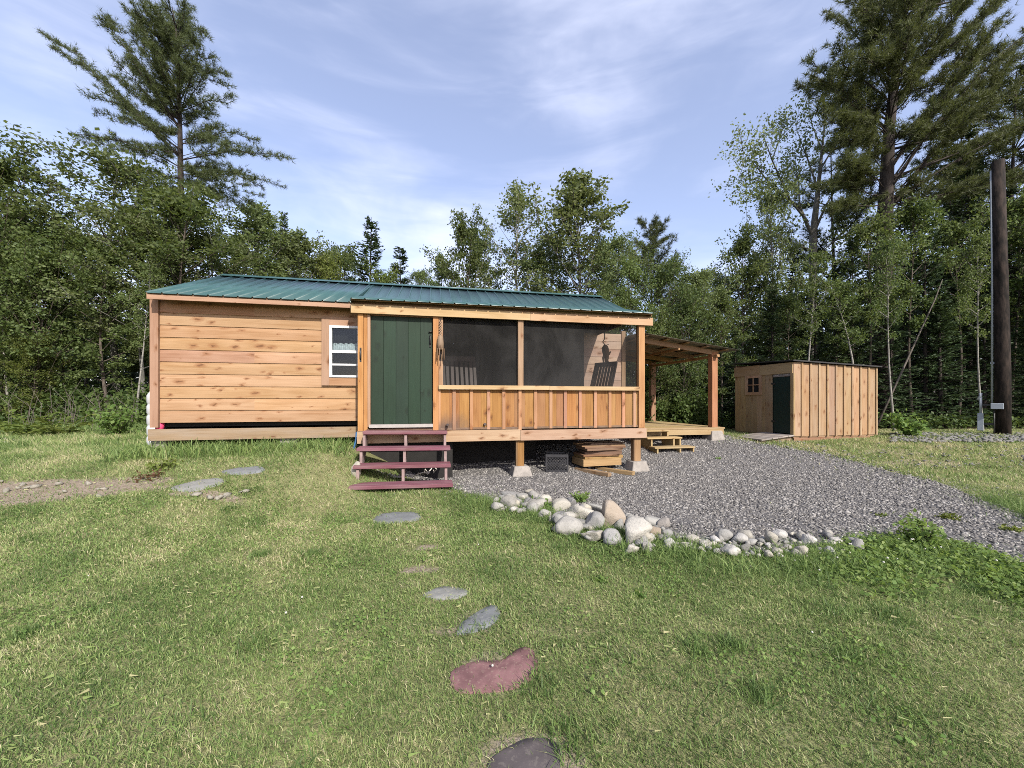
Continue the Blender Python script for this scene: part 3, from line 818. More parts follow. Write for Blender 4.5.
b = MB(); b.box(.03, 2.87, 2.08, 2.12, .5, 2.62); b.box(2.86, 2.9, .04, 2.12, .5, 2.44, 'v'); b.box(.03, 2.86, .04, 2.08, .46, .5); b.build('wall', M['shed'], shed)
b = MB(); b.hexa([(-.09, -.07, ztop(-.09, -.07)), (2.99, -.07, ztop(2.99, -.07)), (2.99, 2.2, ztop(2.99, 2.2)), (-.09, 2.2, ztop(-.09, 2.2)), (-.09, -.07, ztop(-.09, -.07) + .035), (2.99, -.07, ztop(2.99, -.07) + .035), (2.99, 2.2, ztop(2.99, 2.2) + .035), (-.09, 2.2, ztop(-.09, 2.2) + .035)])
b.build('roof', M['iron'], shed)
b = MB(); b.box(.02, .04, .095, .67, .56, 2.16, 'w'); dr = b.build('door', M['sheddoor'], shed)
for z in (.86, 1.95):
    b = MB(); b.box(-.004, .018, .60, .72, z, z + .05); b.build('hinge', M['iron'], dr)
b = MB(); b.box(.005, .02, .11, .145, 1.35, 1.47); b.build('latch', M['iron'], dr)
b = MB(); b.box(.006, .04, .10, .66, 2.165, 2.248, 'v')
for i in range(9): b.box(-.004, .006, .14 + i * .052, .155 + i * .052 + .012 * (i % 3), 2.185, 2.225)
b.build('vent_panel', M['greywood'], shed)
b = MB(); V0, V1, A0, A1 = 1.05, 1.66, 1.66, 2.25
for a in ((V0, V0 + .09, A0, A1), (V1 - .09, V1, A0, A1), (V0 + .09, V1 - .09, A0, A0 + .08), (V0 + .09, V1 - .09, A1 - .07, A1 - .002), (1.345, 1.368, A0 + .08, A1 - .07), (V0 + .09, 1.345, 1.955, 1.978), (1.368, V1 - .09, 1.955, 1.978)):
    b.box(-.03, .0, *a, 'w')
sw = b.build('window', M['trim'], shed)
b = MB(); b.add([(-.004, V0 + .08, A0 + .07), (-.004, V1 - .08, A0 + .07), (-.004, V1 - .08, A1 - .06), (-.004, V0 + .08, A1 - .06)], [(0, 1, 2, 3)], [(0, 0, 0)] * 4); b.build('pane', M['darkglass'], sw)
bx('interior_shade_panel', M['dark'], shed, .07, .09, .85, 1.9, 1.5, 2.4)  # near-black sheet added as the shed's inner darkness
b = MB(); b.box(.06, 2.72, .05, .14, .372, .495); b.box(.06, 2.72, 1.95, 2.05, .40, .495); b.build('skid', M['skid'], shed)
for u, v in ((.12, .1), (2.6, .1), (2.6, 2.0), (.12, 2.0)):
    p = SW(u, v); z = top_z(p.x, p.y)
    bx('foot_block', M['concrete'], shed, u - .12, u + .12, v - .1, v + .1, z - .1, .371)
rp = empty('wooden_ramp', SW(-.5, .5, .45), CA, 'weathered grey plank ramp leading to the shed door', 'ramp')
b = MB()
for i in range(6):
    u0, u1 = -.55 + i * .175, -.55 + i * .175 + .17
    za, zb = -.05 + .10 * i / 5.5, -.05 + .10 * (i + 1) / 5.5
    y0, y1 = -.5 - RND.uniform(0, .03), .48 + RND.uniform(0, .04)
    b.hexa([(u0, y0, za), (u1, y0, zb - .004), (u1, y1, zb - .004), (u0, y1, za), (u0, y0, za + .035), (u1, y0, zb + .031), (u1, y1, zb + .031), (u0, y1, za + .035)], 1)
b.build('plank', M['greywood'], rp)
for y_ in (-.42, .42):
    b = MB(); b.beam((-.5, y_, -.10), (.48, y_, -.02), .05, .1); b.build('bearer', M['dull'], rp)

# ------------------------------------------------------------------ covered deck and its steps
DP = Vector((5.64, 10.8, 0))
deck = empty('covered_deck', DP, CA, 'low yellow plank deck under a lean-to canopy beside the cabin', 'deck')
b = MB(); v = -.12
while v < 3.3:
    b.box(-2.5 + RND.uniform(0, .01), .28, v, v + .136, .70, .74); v += .142
b.build('deck_boards', M['deck'], deck)
b = MB(); b.box(-2.5, .25, -.11, -.07, .545, .698); b.box(.21, .25, -.068, 3.25, .545, .698, 'v'); b.box(-2.5, .2, 3.2, 3.25, .545, .698); b.build('rim_board', M['deck'], deck)
for u, v, z1 in ((0, 0, 2.84), (0, 3.05, 2.84), (-2.35, 3.05, 3.1)):
    bx('canopy_post', M['deckpost'], deck, u - .09, u + .08, v - .08, v + .09, .741, z1, 'w')
for u, v in ((.02, .02), (-2.2, .1), (.0, 3.0)):
    p = Vector((DP.x + ca_ * u - sa_ * v, DP.y + sa_ * u + ca_ * v)); z = top_z(p.x, p.y)
    pier('concrete_pier', deck, u, v, z - .06, .30, .42, .32)
    bx('pier_post', M['deckpost'], deck, u - .06, u + .06, v - .06, v + .06, z + .23, .545, 'w')
cz = lambda u: 3.215 - .128 * (u + 2.3)
b = MB()
for v in (-.05, 1.0, 2.05, 3.05): b.beam((-2.4, v, cz(-2.4) - .10), (.12, v, cz(.12) - .10), .045, .13)
b.beam((.0, -.2, cz(0) - .20), (.0, 3.2, cz(0) - .20), .09, .07); b.beam((-1.2, -.2, cz(-1.2) - .2), (-1.2, 3.2, cz(-1.2) - .2), .045, .06)
b.build('rafter', M['freshcut'], deck)
b = MB()
for u in (-2.2, -1.6, -1.0, -.4, .2): b.beam((u, -.3, cz(u) - .015), (u, 3.3, cz(u) - .015), .09, .028)
b.build('purlin', M['freshcut'], deck)
vs = np.arange(-.38, 3.4, .03)
V_ = []
for u in (-2.45, -1.0, .52):
    for v in vs: V_.append((u, v, cz(u) + .016 + .010 * math.sin(v / .076 * 2 * math.pi)))
n = len(vs); q = [(j * n + i, j * n + i + 1, (j + 1) * n + i + 1, (j + 1) * n + i) for j in range(2) for i in range(n - 1)]
cs = np_obj('canopy_roof', np_mesh('canopy_roof', V_, q), M['canopy'], deck)
sm = cs.modifiers.new('thick', 'SOLIDIFY'); sm.thickness = .003
ds = empty('deck_steps', (DP.x + ca_ * -1.9 + sa_ * .6, DP.y - sa_ * 1.9 - ca_ * .6, .2), CA, 'three low unpainted plank steps leading up to the deck', 'steps')
for v, u0, u1, z in ((.14, -.55, .25, .52), (-.12, -.55, .42, .355), (-.38, -.50, .60, .145)):
    bx('tread', M['deck'], ds, u0, u1, v, v + .29, z - .035, z)
for u in (-.42, .2):
    b = MB()
    b.prism([(.42, .48), (.16, .48), (.16, .318), (-.10, .318), (-.10, .108), (-.36, .108), (-.36, -.04), (.42, -.04)], 'u', u - .02, u + .02); b.build('stringer', M['deck'], ds)
b = MB(); b.box(.36, .40, -.1, .2, -.02, .318, 'w'); b.box(.55, .585, -.36, -.1, -.04, .108, 'w'); b.build('stringer', M['deck'], ds)

# ------------------------------------------------------------------ utility pole
px_, pz_ = 15.04, 11.8
z0 = float(gz(px_, pz_))
pole = empty('utility_pole', (px_, pz_, z0), R(-51.9), 'dark creosote utility pole at the edge of the wood', 'utility pole')
b = MB(); b.tube([(0, 0, -.3), (0, 0, 2), (-.04, 0, 5), (-.09, 0, 8.45)], [.172, .163, .15, .135], 18); b.build('pole', M['polewood'], pole)
b = MB(); b.tube([(-.205, -.02, 1.0), (-.20, -.02, 5), (-.225, -.02, 8.2)], .026, 8)
for z in (2.2, 3.8, 5.4, 7): b.box(-.24, -.1, -.03, -.01, z, z + .05)
b.build('conduit', M['conduit'], pole)
b = MB(); b.box(-.23, .02, -.30, -.17, .80, .98); b.build('switch_box', M['meter'], pole, .008)
b = MB(); b.box(-.50, -.37, -.12, .02, .12, .66); bxm = b.build('meter_box', M['meter'], pole, .01)
b = MB(); b.tube([(-.43, -.05, .66), (-.43, -.05, 1.25)], .032, 8); b.tube([(-.49, -.06, 1.08), (-.43, -.06, 1.2), (-.43, -.06, 1.3)], .035, 8); b.build('weather_head', M['conduit'], pole)
b = MB(); b.box(-.38, -.16, -.06, -.02, .3, .36); b.box(-.40, -.16, -.06, -.02, .9, .95); b.tube([(-.16, -.2, -.1), (-.16, -.2, .82)], .018, 8); b.build('bracket', M['iron'], pole)

# ------------------------------------------------------------------ things on the porch
def rocking_chair(loc, rz, label, s=1.0, w=.62):
    c = empty('rocking_chair', loc, rz, label, 'rocking chair', 'rocking chairs on the screened porch')
    c.scale = (s, s, s)
    t = .035                                            # leans back towards +y, faces -y
    b = MB()
    y0, y1, z0_, z1_ = .22, .50, .42, 1.18
    f = lambda z: y0 + (y1 - y0) * (z - z0_) / (z1_ - z0_)
    for x in (-w / 2 + .03, w / 2 - .03): b.beam((x, f(.38), .38), (x, f(1.18), 1.18), .045, .035, (0, 1, 0))
    b.beam((-w / 2 + .01, f(1.14), 1.15), (w / 2 - .01, f(1.14), 1.15), .09, .03, (0, 1, 0)); b.beam((-w / 2 + .04, f(.47), .47), (w / 2 - .04, f(.47), .47), .05, .03, (0, 1, 0))
    for i in range(6):
        x = (-w / 2 + .095) + (w - .19) * i / 5
        b.beam((x, f(.47), .47), (x, f(1.12), 1.12), .05, .014, (0, 1, 0))
    b.build('backrest', M['chair'], c)
    b = MB()
    for i in range(7): b.box(-w / 2 + .02, w / 2 - .02, -.28 + i * .075, -.28 + i * .075 + .062, .40, .42)
    b.build('seat', M['chair'], c)
    for sx in (-1, 1):
        x = sx * (w / 2 - .01)
        b = MB(); b.box(x - .04, x + .04, -.32, .30, .62, .645, 'v'); b.build('armrest', M['chair'], c)
        b = MB(); b.box(x - .02, x + .02, -.27, -.23, .06, .62, 'w'); b.build('leg', M['chair'], c)
        b = MB(); b.box(x - .02, x + .02, .18, .22, .05, .62, 'w'); b.build('leg', M['chair'], c)
        b = MB(); b.tube([(x, y, .02 + .16 * (y + .02) ** 2) for y in np.linspace(-.42, .55, 12)], .022, 6); b.build('rocker', M['chair'], c)
    return c
rocking_chair(W(1.2, .45, .97), CA + R(4), 'dark slatted rocking chair behind the left porch screen', 1.25, .60)
rocking_chair(W(4.15, .75, .97), CA + R(-58), 'dark slatted rocking chair leaning back before the pale boards', 1.20, .52)
hg = empty('hanging_ornament', W(4.66, 1.15, 2.62), CA, 'dark trailing ornament hanging inside the right porch screen', 'ornament')
b = MB(); b.tube([(0, 0, .75), (.0, 0, .36), (-.05, 0, .28), (.02, 0, .2), (.10, 0, .22)], .012, 6); b.build('hook', M['iron'], hg)
b = MB()
b.tube([(.0, 0, .22), (.01, 0, .16), (.03, 0, .05), (.05, 0, -.12), (.03, 0, -.22)], [.02, .075, .09, .055, .03], 10); b.tube([(.05, 0, .03), (.13, .02, .0), (.17, .02, .06)], [.03, .03, .012], 8); b.tube([(.0, 0, .0), (-.04, 0, -.1), (-.03, 0, -.26)], [.03, .025, .012], 8); b.tube([(.04, 0, -.1), (.09, 0, -.2), (.08, 0, -.28)], [.03, .02, .01], 8)
b.build('body', M['dull'], hg)
wc = empty('wind_chime', W(.74, -.09, 2.6), CA, 'rusty metal wind chime hanging on the porch post beside the door', 'wind chime')
b = MB()
for z in np.arange(.12, .42, .05): b.tube([(-.018, 0, z), (0, 0, z + .03), (.018, 0, z), (0, 0, z - .03), (-.018, 0, z)], .006, 5)
b.tube([(0, .06, .42), (0, 0, .44), (0, 0, .40)], .007, 5); b.build('chain', M['iron'], wc)
b = MB(); b.tube([(0, 0, .14), (0, 0, .10), (0, 0, -.02), (0, 0, -.14), (0, 0, -.16)], [.01, .05, .062, .066, .02], 12)
for i in range(7):
    a = i * 2 * math.pi / 7; b.tube([(.066 * math.cos(a), .066 * math.sin(a), -.12), (.07 * math.cos(a), .07 * math.sin(a), -.34)], .007, 6)
b.build('chime', M['dull'], wc)

# ------------------------------------------------------------------ below the porch and along the wall
zc = gW(3.2, .42)
mc = empty('milk_crate', W(3.2, .42, zc), CA + R(-14), 'black lattice plastic crate on the gravel under the porch', 'crate')
b = MB()
a_, h_ = .22, .36
for z in (0.012, h_ - .02): 
    for s_ in (-1, 1): b.beam((-a_, s_ * a_, z), (a_, s_ * a_, z), .022, .035); b.beam((s_ * a_, -a_, z), (s_ * a_, a_, z), .022, .035)
for x in (-1, 1):
    for y in (-1, 1): b.box(x * a_ - .016, x * a_ + .016, y * a_ - .016, y * a_ + .016, 0, h_, 'w')
for s_ in (-1, 1):
    for k in range(-6, 10):
        for sl in (1, -1):
            p, q = [], []
            x0, x1 = -a_ + k * .06, -a_ + k * .06 + .3
            lo, hi = max(x0, -a_), min(x1, a_)
            if hi - lo < .03: continue
            za, zb = (lo - x0), (hi - x0)
            P0, P1 = (sl * lo, s_ * (a_ - .004 * (sl > 0)), za + .03), (sl * hi, s_ * (a_ - .004 * (sl > 0)), zb + .03)
            b.beam(P0, P1, .01, .012)
b.box(-a_ + .02, a_ - .02, -a_ + .02, a_ - .02, .03, .04)
b.build('basket', M['black'], mc)
bx('rim', M['black'], mc, -a_ - .015, a_ + .015, -a_ - .015, -a_ - .012, h_ - .06, h_)
# lumber pile: two bearers and layered boards, each board a thing
zc = gW(4.1, .4)
for u, v, a in ((3.86, -.02, -30), (4.36, -.02, -36)):
    b = MB(); b.box(-.06, .06, -.40, .45, 0, .07, 'v')
    o = b.build('bearer_board', M['freshcut']); o.location = W(u, v, gW(u, v) + .0); o.rotation_euler = (0, 0, CA + R(-a))
    tag(o, 'short pale board under the lumber pile, %s' % ('beside the black crate' if u < 4 else 'beside the concrete pier'), 'board', 'boards stacked under the porch')
zz = zc + .075
LB = ['thick lowest board of the lumber pile under the porch', 'second board from the bottom of the lumber pile', 'third board from the bottom of the lumber pile', 'fourth board up in the lumber pile', 'fifth board up in the lumber pile', 'sixth board up, skewed, in the lumber pile', 'seventh board up in the lumber pile', 'board next below the topmost of the lumber pile', 'topmost board of the lumber pile under the porch']
for i in range(9):
    h = .15 if i == 0 else [.06, .035, .05, .03, .045, .03, .04, .025][i - 1]
    b = MB(); Lh = .42 + RND.uniform(-.05, .08); b.box(-Lh, Lh, -.25, .3, 0, h)
    o = b.build('stacked_board', M['freshcut' if i < 2 else 'dull']); o.location = W(4.14 + (RND.uniform(-.06, .06) if i else 0) + .012 * i, .42 + RND.uniform(-.04, .04), zz); o.rotation_euler = (0, R(RND.uniform(-.0, .0)), CA + R(RND.uniform(-8, 8)))
    tag(o, LB[i], 'board', 'boards stacked under the porch')
    zz += h + .002 + (.012 if i > 2 else 0) * 0
# tank behind the left corner
zc = gW(-4.45, .7)
tk = empty('water_tank', W(-4.345, .66, zc), CA, 'white ribbed plastic tank standing against the cabin end wall', 'tank')
b = MB(); zs = []; rs = []
for k in range(5):
    z = .05 + k * .19
    zs += [z, z + .03, z + .15, z + .18]; rs += [.115, .13, .13, .115]
zs += [1.05, 1.08]; rs += [.08, .02]
b.tube([(0, 0, z) for z in zs], rs, 20); b.build('shell', M['tank'], tk)
b = MB(); b.tube([(0, 0, 1.05), (0, 0, 1.10)], .04, 12); b.build('cap', M['conduit'], tk)
tb = MB(); tb.tube([(0, 0, 0), (0, 0, .02), (0, 0, .12), (0, 0, .135), (0, 0, .12)], [.05, .06, .07, .076, .06], 16)
o = tb.build('plastic_tub', M['pink']); o.location = W(-4.13, .40, 0.975); tag(o, 'pinkish red plastic tub tucked above the skirt board at the corner', 'tub')
b = MB(); b.tube([(-.02, 0, .62), (-.02, -.03, .50), (-.06, -.05, .30), (-.10, -.06, .12), (-.12, -.1, -.02), (-.05, -.16, -.03)], .016, 8)
o = b.build('garden_hose', M['blue']); o.location = W(-.78, .12, .28); o.rotation_euler = (0, 0, CA); tag(o, 'dark blue hose hanging from the wall into the grass beside the steps', 'hose')
b = MB()
pts = []
for i in range(70):
    t = i / 69; pts.append((-.5 + 1.1 * t + .05 * math.sin(i * 1.9), .05 * math.sin(i * 1.1), .06 + .26 * (abs(t - .5) * 2) ** 3 * (.6 + .4 * math.sin(i * .8)) + .03 * math.sin(i * 2.3)))
b.tube(pts, .011, 6)
o = b.build('rope', M['cord']); zc = gW(.05, -.35); o.location = W(.05, -.32, zc + .02); o.rotation_euler = (0, 0, CA); tag(o, 'tangled pale rope lying under the maroon porch steps', 'rope')

# ------------------------------------------------------------------ stepping stones, traced on the ground
def slab(name, outline, m, label, cat='stepping stone', h=.010, group=None):
    pts = [ground_at(*p) for p in outline]
    c = sum(pts, Vector()) / len(pts)
    pts = [c + (p - c) * 1.07 for p in pts]
    # round the traced outline, add an inset top
    n = len(pts); ring = []
    for i in range(n):
        p0, p1, p2, p3 = pts[i - 1], pts[i], pts[(i + 1) % n], pts[(i + 2) % n]
        for k in range(5):
            t = k / 5
            q = .5 * ((2 * p1) + (p2 - p0) * t + (2 * p0 - 5 * p1 + 4 * p2 - p3) * t * t + (3 * p1 - p0 - 3 * p2 + p3) * t ** 3)
            j = .008 * (RND.random() - .5)
            ring.append(Vector((q.x + j, q.y + j, 0)))
    V_ = []; n = len(ring)
    for s_, dz in ((1.0, -.04), (1.0, h - .004), (.97, h), (.5, h + .001)):
        for p in ring:
            x, y = c.x + (p.x - c.x) * s_, c.y + (p.y - c.y) * s_
            V_.append((x - c.x, y - c.y, float(gz(x, y)) - c.z + dz + .004 * math.sin(x * 31) * (s_ < 1)))
    V_.append((0, 0, h + .001 + float(gz(c.x, c.y)) - c.z))
    fc = [(k * n + i, k * n + (i + 1) % n, (k + 1) * n + (i + 1) % n, (k + 1) * n + i) for k in range(3) for i in range(n)]
    tr = [(3 * n + i, 3 * n + (i + 1) % n, 4 * n) for i in range(n)]
    o = np_obj(name, np_mesh(name, V_, fc, tr, smooth=False), m); o.location = c
    STONES.append((np.array([(p.x, p.y) for p in ring]), c))
    return tag(o, label, cat, group)
STONES = []
SG = 'stepping stones across the lawn'
slab('stepping_stone', [(453, 676), (461, 668), (476, 664), (492, 665), (503, 662), (513, 654), (525, 650), (533, 657), (535, 670), (528, 682), (512, 690), (488, 695), (466, 695), (455, 689)], M['redstone'], 'reddish heart-shaped stepping stone set in the lawn', group=SG)
slab('stepping_stone', [(489, 772), (497, 757), (522, 747), (545, 742), (556, 752), (558, 766), (550, 785), (500, 790)], M['darkstone'], 'dark brown stepping stone cut off by the bottom edge', group=SG)
slab('stepping_stone', [(458, 635), (464, 624), (480, 612), (494, 608), (499, 616), (493, 626), (476, 632)], M['slate'], 'small grey slate stepping stone just behind the reddish heart', group=SG)
slab('stepping_stone', [(425, 596), (437, 590), (455, 589), (467, 594), (458, 599), (440, 601)], M['paleslate'], 'pale half-overgrown stepping stone between grey slate and bare soil', group=SG, h=.010)
slab('stepping_stone', [(374, 522), (381, 515), (398, 513), (416, 514), (418, 520), (404, 523), (388, 524)], M['slate'], 'grey slate stepping stone in the grass before the porch steps', group=SG)
slab('flat_stone', [(223, 472), (238, 469), (258, 467), (263, 471), (250, 474), (232, 475)], M['slate'], 'flat grey stone in the lawn, the one nearer the cabin wall', group='flat stones on the bank')
slab('flat_stone', [(173, 489), (190, 483), (215, 479), (224, 482), (212, 487), (190, 492)], M['paleslate'], 'flat pale grey stone beside the worn dirt on the bank', group='flat stones on the bank')

# ------------------------------------------------------------------ rocks along the gravel
import bmesh
def ico(sub):
    bm = bmesh.new(); bmesh.ops.create_icosphere(bm, subdivisions=sub, radius=1.0)
    bm.verts.ensure_lookup_table()
    V_ = np.array([v.co[:] for v in bm.verts]); Fc = np.array([[v.index for v in f.verts] for f in bm.faces]); bm.free()
    return V_, Fc
ICO = {k: ico(k) for k in (1, 2, 3)}
def rock_shape(rs, sub, ang):
    V_, Fc = ICO[sub]
    v = V_.copy()
    for k in range(int(9 + 9 * ang)):
        d = rs.normal(size=3); d /= np.linalg.norm(d)
        cut = rs.uniform(.42, .8)
        dd = v @ d
        v -= np.outer(np.clip(dd - cut, 0, None), d) * (.72 + .25 * min(ang, 1))
    ph = rs.uniform(0, 6, 6); fr = rs.uniform(1.2, 2.6, 6)
    r = 1 + .07 * np.sin(v[:, 0] * fr[0] + ph[0]) + .07 * np.sin(v[:, 1] * fr[1] + ph[1]) + .05 * np.sin((v[:, 2] + v[:, 0]) * fr[2] * 2 + ph[2])
    if sub == 3: r += .018 * np.sin(v[:, 0] * 9 + ph[3]) * np.sin(v[:, 1] * 11 + ph[4]) * np.sin(v[:, 2] * 8 + ph[5])
    return v * r[:, None], Fc
RS = np.random.RandomState(3)
ROCKS = []
def rock(px, py, w, h, m, label, group='field stones edging the gravel', sub=3, ang=.4, name='field_rock', lift=0.0):
    g = ground_at(px, py); k = g.y / F
    wx, hz = w * k / 2, h * k / 2
    v, Fc = rock_shape(RS, sub, ang)
    v = v * np.array([wx, wx * RS.uniform(.75, 1.0), hz * 1.05])
    a = RS.uniform(-.5, .5); ca2, sa2 = math.cos(a), math.sin(a)
    v = np.stack([v[:, 0] * ca2 - v[:, 1] * sa2, v[:, 0] * sa2 + v[:, 1] * ca2, v[:, 2]], 1)
    o = np_obj(name, np_mesh(name, v, tris=Fc, attrs={'tint': np.full(len(v), RS.rand())}, smooth=(ang < .8)), M[m])
    yy = g.y + wx * .55
    o.location = (g.x * yy / g.y, yy, float(gz(g.x, yy)) + hz * .60 + lift)
    ROCKS.append((o.location.x, o.location.y, wx * .8))
    return tag(o, label, 'rock', group)
BIG = [(567, 538, 36, 19, 'rock', 'large long pale rock with a flat face, leftmost of the big front rocks', .5),
       (613, 532, 25, 25, 'tanrock', 'tan pink upright rounded boulder in the middle of the rock pile', .25),
       (635, 548, 31, 25, 'rock', 'largest pale rounded boulder at the pile\'s right end', .2),
       (655, 543, 13, 17, 'tanrock', 'small tan rock tucked right of the largest boulder', .4),
       (612, 548, 20, 14, 'bluerock', 'grey oval rock below the tan pink boulder', .3),
       (594, 545, 20, 13, 'rock', 'white flat-topped rock in the grass beside the long pale rock', .6),
       (596, 533, 22, 15, 'bluerock', 'cracked blue grey rock between the long rock and the tan boulder', .7),
       (584, 521, 24, 12, 'rock', 'flat pale rock lying on the middle of the pile', .5),
       (598, 516, 23, 11, 'bluerock', 'flat grey slab rock at the back of the pile', .5),
       (646, 556, 16, 14, 'rock', 'white angular rock in the grass below the largest boulder', .8),
       (633, 556, 12, 10, 'rock', 'small white rock at the grass edge left of the angular rock', .6),
       (651, 528, 21, 10, 'bluerock', 'low grey rock behind the largest boulder', .4),
       (664, 530, 14, 10, 'tanrock', 'low brownish rock farther right behind the tan small rock', .4),
       (632, 529, 13, 9, 'rock', 'small pale rock between the tan boulder and low grey rock', .5),
       (509, 511, 22, 15, 'rock', 'pale broad rock at the left end of the stone row', .4),
       (535, 503, 13, 11, 'rock', 'pale yellowish rock standing in the left stone row', .5),
       (521, 502, 11, 9, 'bluerock', 'small grey rock between two pale ones in the left row', .5),
       (510, 501, 20, 8, 'bluerock', 'low grey slab behind the pale broad rock', .5),
       (536, 513, 21, 12, 'rock', 'pale rock half hidden in grass left of the weeds', .5),
       (559, 512, 19, 13, 'rock', 'pale leaning rock beside the weeds at the gravel edge', .6),
       (571, 508, 13, 10, 'bluerock', 'small grey rock just under the leafy weed', .5),
       (577, 515, 14, 10, 'rock', 'small pale rock above the flat pale rock', .5),
       (582, 530, 14, 10, 'bluerock', 'small dark grey rock in the pile\'s centre gap', .7),
       (560, 525, 15, 10, 'bluerock', 'grey rock wedged behind the long pale rock', .6),
       (498, 513, 10, 8, 'rock', 'small white rock outermost at the left end of the row', .5),
       (668, 553, 9, 9, 'rock', 'single white cobble between the pile and the loose strip', .6),
       (600, 524, 14, 9, 'rock', 'thin pale rock lying behind the cracked rock', .5),
       (547, 520, 13, 9, 'rock', 'pale small rock half under grass, left of the long rock', .5)]
for px, py, w, h, m, lab, ang in BIG: rock(px, py, w * 1.36, h * 1.42, m, lab, ang=ang + .25)
sm_lab = 'small pale cobble in the loose stone strip between gravel and grass'
for i in range(170):
    t = RS.rand()
    px = 672 + t * 190
    base = np.interp(px, [672, 690, 740, 780, 830, 862], [552, 555, 560, 562, 560, 556])
    py = base - RS.rand() ** 1.3 * np.interp(px, [672, 720, 800, 840, 862], [10, 16, 24, 20, 8])
    w = RS.choice([4.5, 6, 8, 10, 14, 19], p=[.28, .26, .2, .13, .09, .04])
    rock(px, py, w, w * RS.uniform(.6, .9), RS.choice(['rock', 'rock', 'rock', 'bluerock']), sm_lab, 'cobbles in the loose stone strip', 2, RS.uniform(.4, .9), 'cobble', .025)
for i in range(95):
    px = RS.uniform(495, 672); base = np.interp(px, [495, 540, 575, 610, 672], [514, 518, 540, 552, 556])
    py = base - RS.rand() * np.interp(px, [495, 560, 600, 672], [14, 26, 36, 26])
    w = RS.choice([7, 10, 13, 16])
    rock(px, py, w, w * RS.uniform(.6, .9), RS.choice(['rock', 'bluerock']), 'little chinking stone filling gaps between the big edging rocks', 'chinking stones in the rock pile', 2, RS.uniform(.4, .9), 'cobble', .03)
b = rock(356, 478, 9, 22, 'rock', 'pale upright rock leaning against the left side of the porch steps', 'field stones edging the gravel', 3, .3)

def rubble(name, pts, sizes, m, tint=None, sub=1, squash=.7, kind='stuff', smooth=False):
    n = len(pts); V0_, F0 = ICO[1] if sub else (np.array([(1, 0, 0), (-1, 0, 0), (0, 1, 0), (0, -1, 0), (0, 0, 1), (0, 0, -1)], float), np.array([(0, 2, 4), (2, 1, 4), (1, 3, 4), (3, 0, 4), (2, 0, 5), (1, 2, 5), (3, 1, 5), (0, 3, 5)]))
    k = len(V0_)
    V_ = np.repeat(V0_[None], n, 0) * RS.uniform(.65, 1.25, (n, k, 1)) + RS.uniform(-.2, .2, (n, k, 3))
    q = RS.normal(size=(n, 4)); q /= np.linalg.norm(q, axis=1)[:, None]
    w, x, y, z = q.T
    Rm = np.stack([1 - 2 * (y * y + z * z), 2 * (x * y - z * w), 2 * (x * z + y * w), 2 * (x * y + z * w), 1 - 2 * (x * x + z * z), 2 * (y * z - x * w), 2 * (x * z - y * w), 2 * (y * z + x * w), 1 - 2 * (x * x + y * y)], 1).reshape(n, 3, 3)
    V_ = V_ * np.array([1.15, .9, .62])
    V_ = np.einsum('nij,nkj->nki', Rm, V_) * sizes[:, None, None] * np.array([1, 1, squash])
    V_ = V_ + pts[:, None, :]
    Fc = (F0[None] + (np.arange(n) * k)[:, None, None]).reshape(-1, 3)
    t = RS.rand(n) ** 2.1 if tint is None else tint
    o = np_obj(name, np_mesh(name, V_.reshape(-1, 3), tris=Fc, attrs={'tint': np.repeat(t, k)}, smooth=smooth), M[m])
    return tag(o, kind=kind)
def scatter_in(poly, dens, x0, x1, y0, y1, n):
    x = RS.uniform(x0, x1, n); y = RS.uniform(y0, y1, n)
    return x, y
x = RS.uniform(-2, 9.2, 150000); y = RS.uniform(3.1, 13, 150000)
ok = in_poly(x, y, GPOLY)
dd = poly_dist(x, y, GPOLY) + .12 * (fbm(x * 3, y * 3, 41) - .5)
dist = np.hypot(x, y)
okp = ok & (RS.rand(len(x)) < np.clip(1.35 - .085 * dist, .2, 1)) & (dd > .0)
near = (~ok) & (dd < 1.1) & (RS.rand(len(x)) < np.where(y > 6, .30, .22) * np.exp(-dd / np.where(y > 6, .35, .12)))
sel = okp | near
x, y = x[sel], y[sel]
sz = RS.uniform(.009, .0215, len(x)) * (1 + .055 * np.hypot(x, y)) * np.where(RS.rand(len(x)) < .05, 1.5, 1)
ins2 = in_poly(x, y, GPOLY)
zb = gz(x, y) + np.where(ins2, .022 + .03 * (fbm(x * 2.2, y * 2.2, 43) - .5), .004)
rubble('gravel', np.stack([x, y, zb], 1), sz, 'gravel', sub=0)
# rubble banks: along the wood's edge on the right, at the wall foot and far left
P = []; sz = []
for (x0, x1, y0, y1, zpx, n) in ((890, 1030, 434, 443, 0, 520), (900, 1030, 447, 470, 0, 90), (760, 900, 442, 458, 0, 60)):
    for i in range(n):
        px = RS.uniform(x0, x1); py = RS.uniform(y0, y1)
        p = ground_at(px, py); P.append((p.x, p.y, p.z + .03)); sz.append(RS.uniform(.025, .085) if n > 500 else RS.uniform(.015, .045))
rubble('rubble', np.array(P), np.array(sz), 'bluerock', RS.rand(len(P)), sub=1)
P = []; sz = []
for (x0, x1, y0, y1, n) in ((160, 200, 441, 446, 40), (255, 330, 441, 448, 90), (0, 28, 438, 444, 60), (0, 110, 482, 498, 14), (190, 250, 488, 500, 8)):
    for i in range(n):
        px = RS.uniform(x0, x1); py = RS.uniform(y0, y1)
        p = ground_at(px, py); P.append((p.x, p.y, p.z + .015)); sz.append(RS.uniform(.02, .06) if n < 100 else RS.uniform(.008, .02))
rubble('pebbles', np.array(P), np.array(sz), 'rock', RS.rand(len(P)), sub=1)
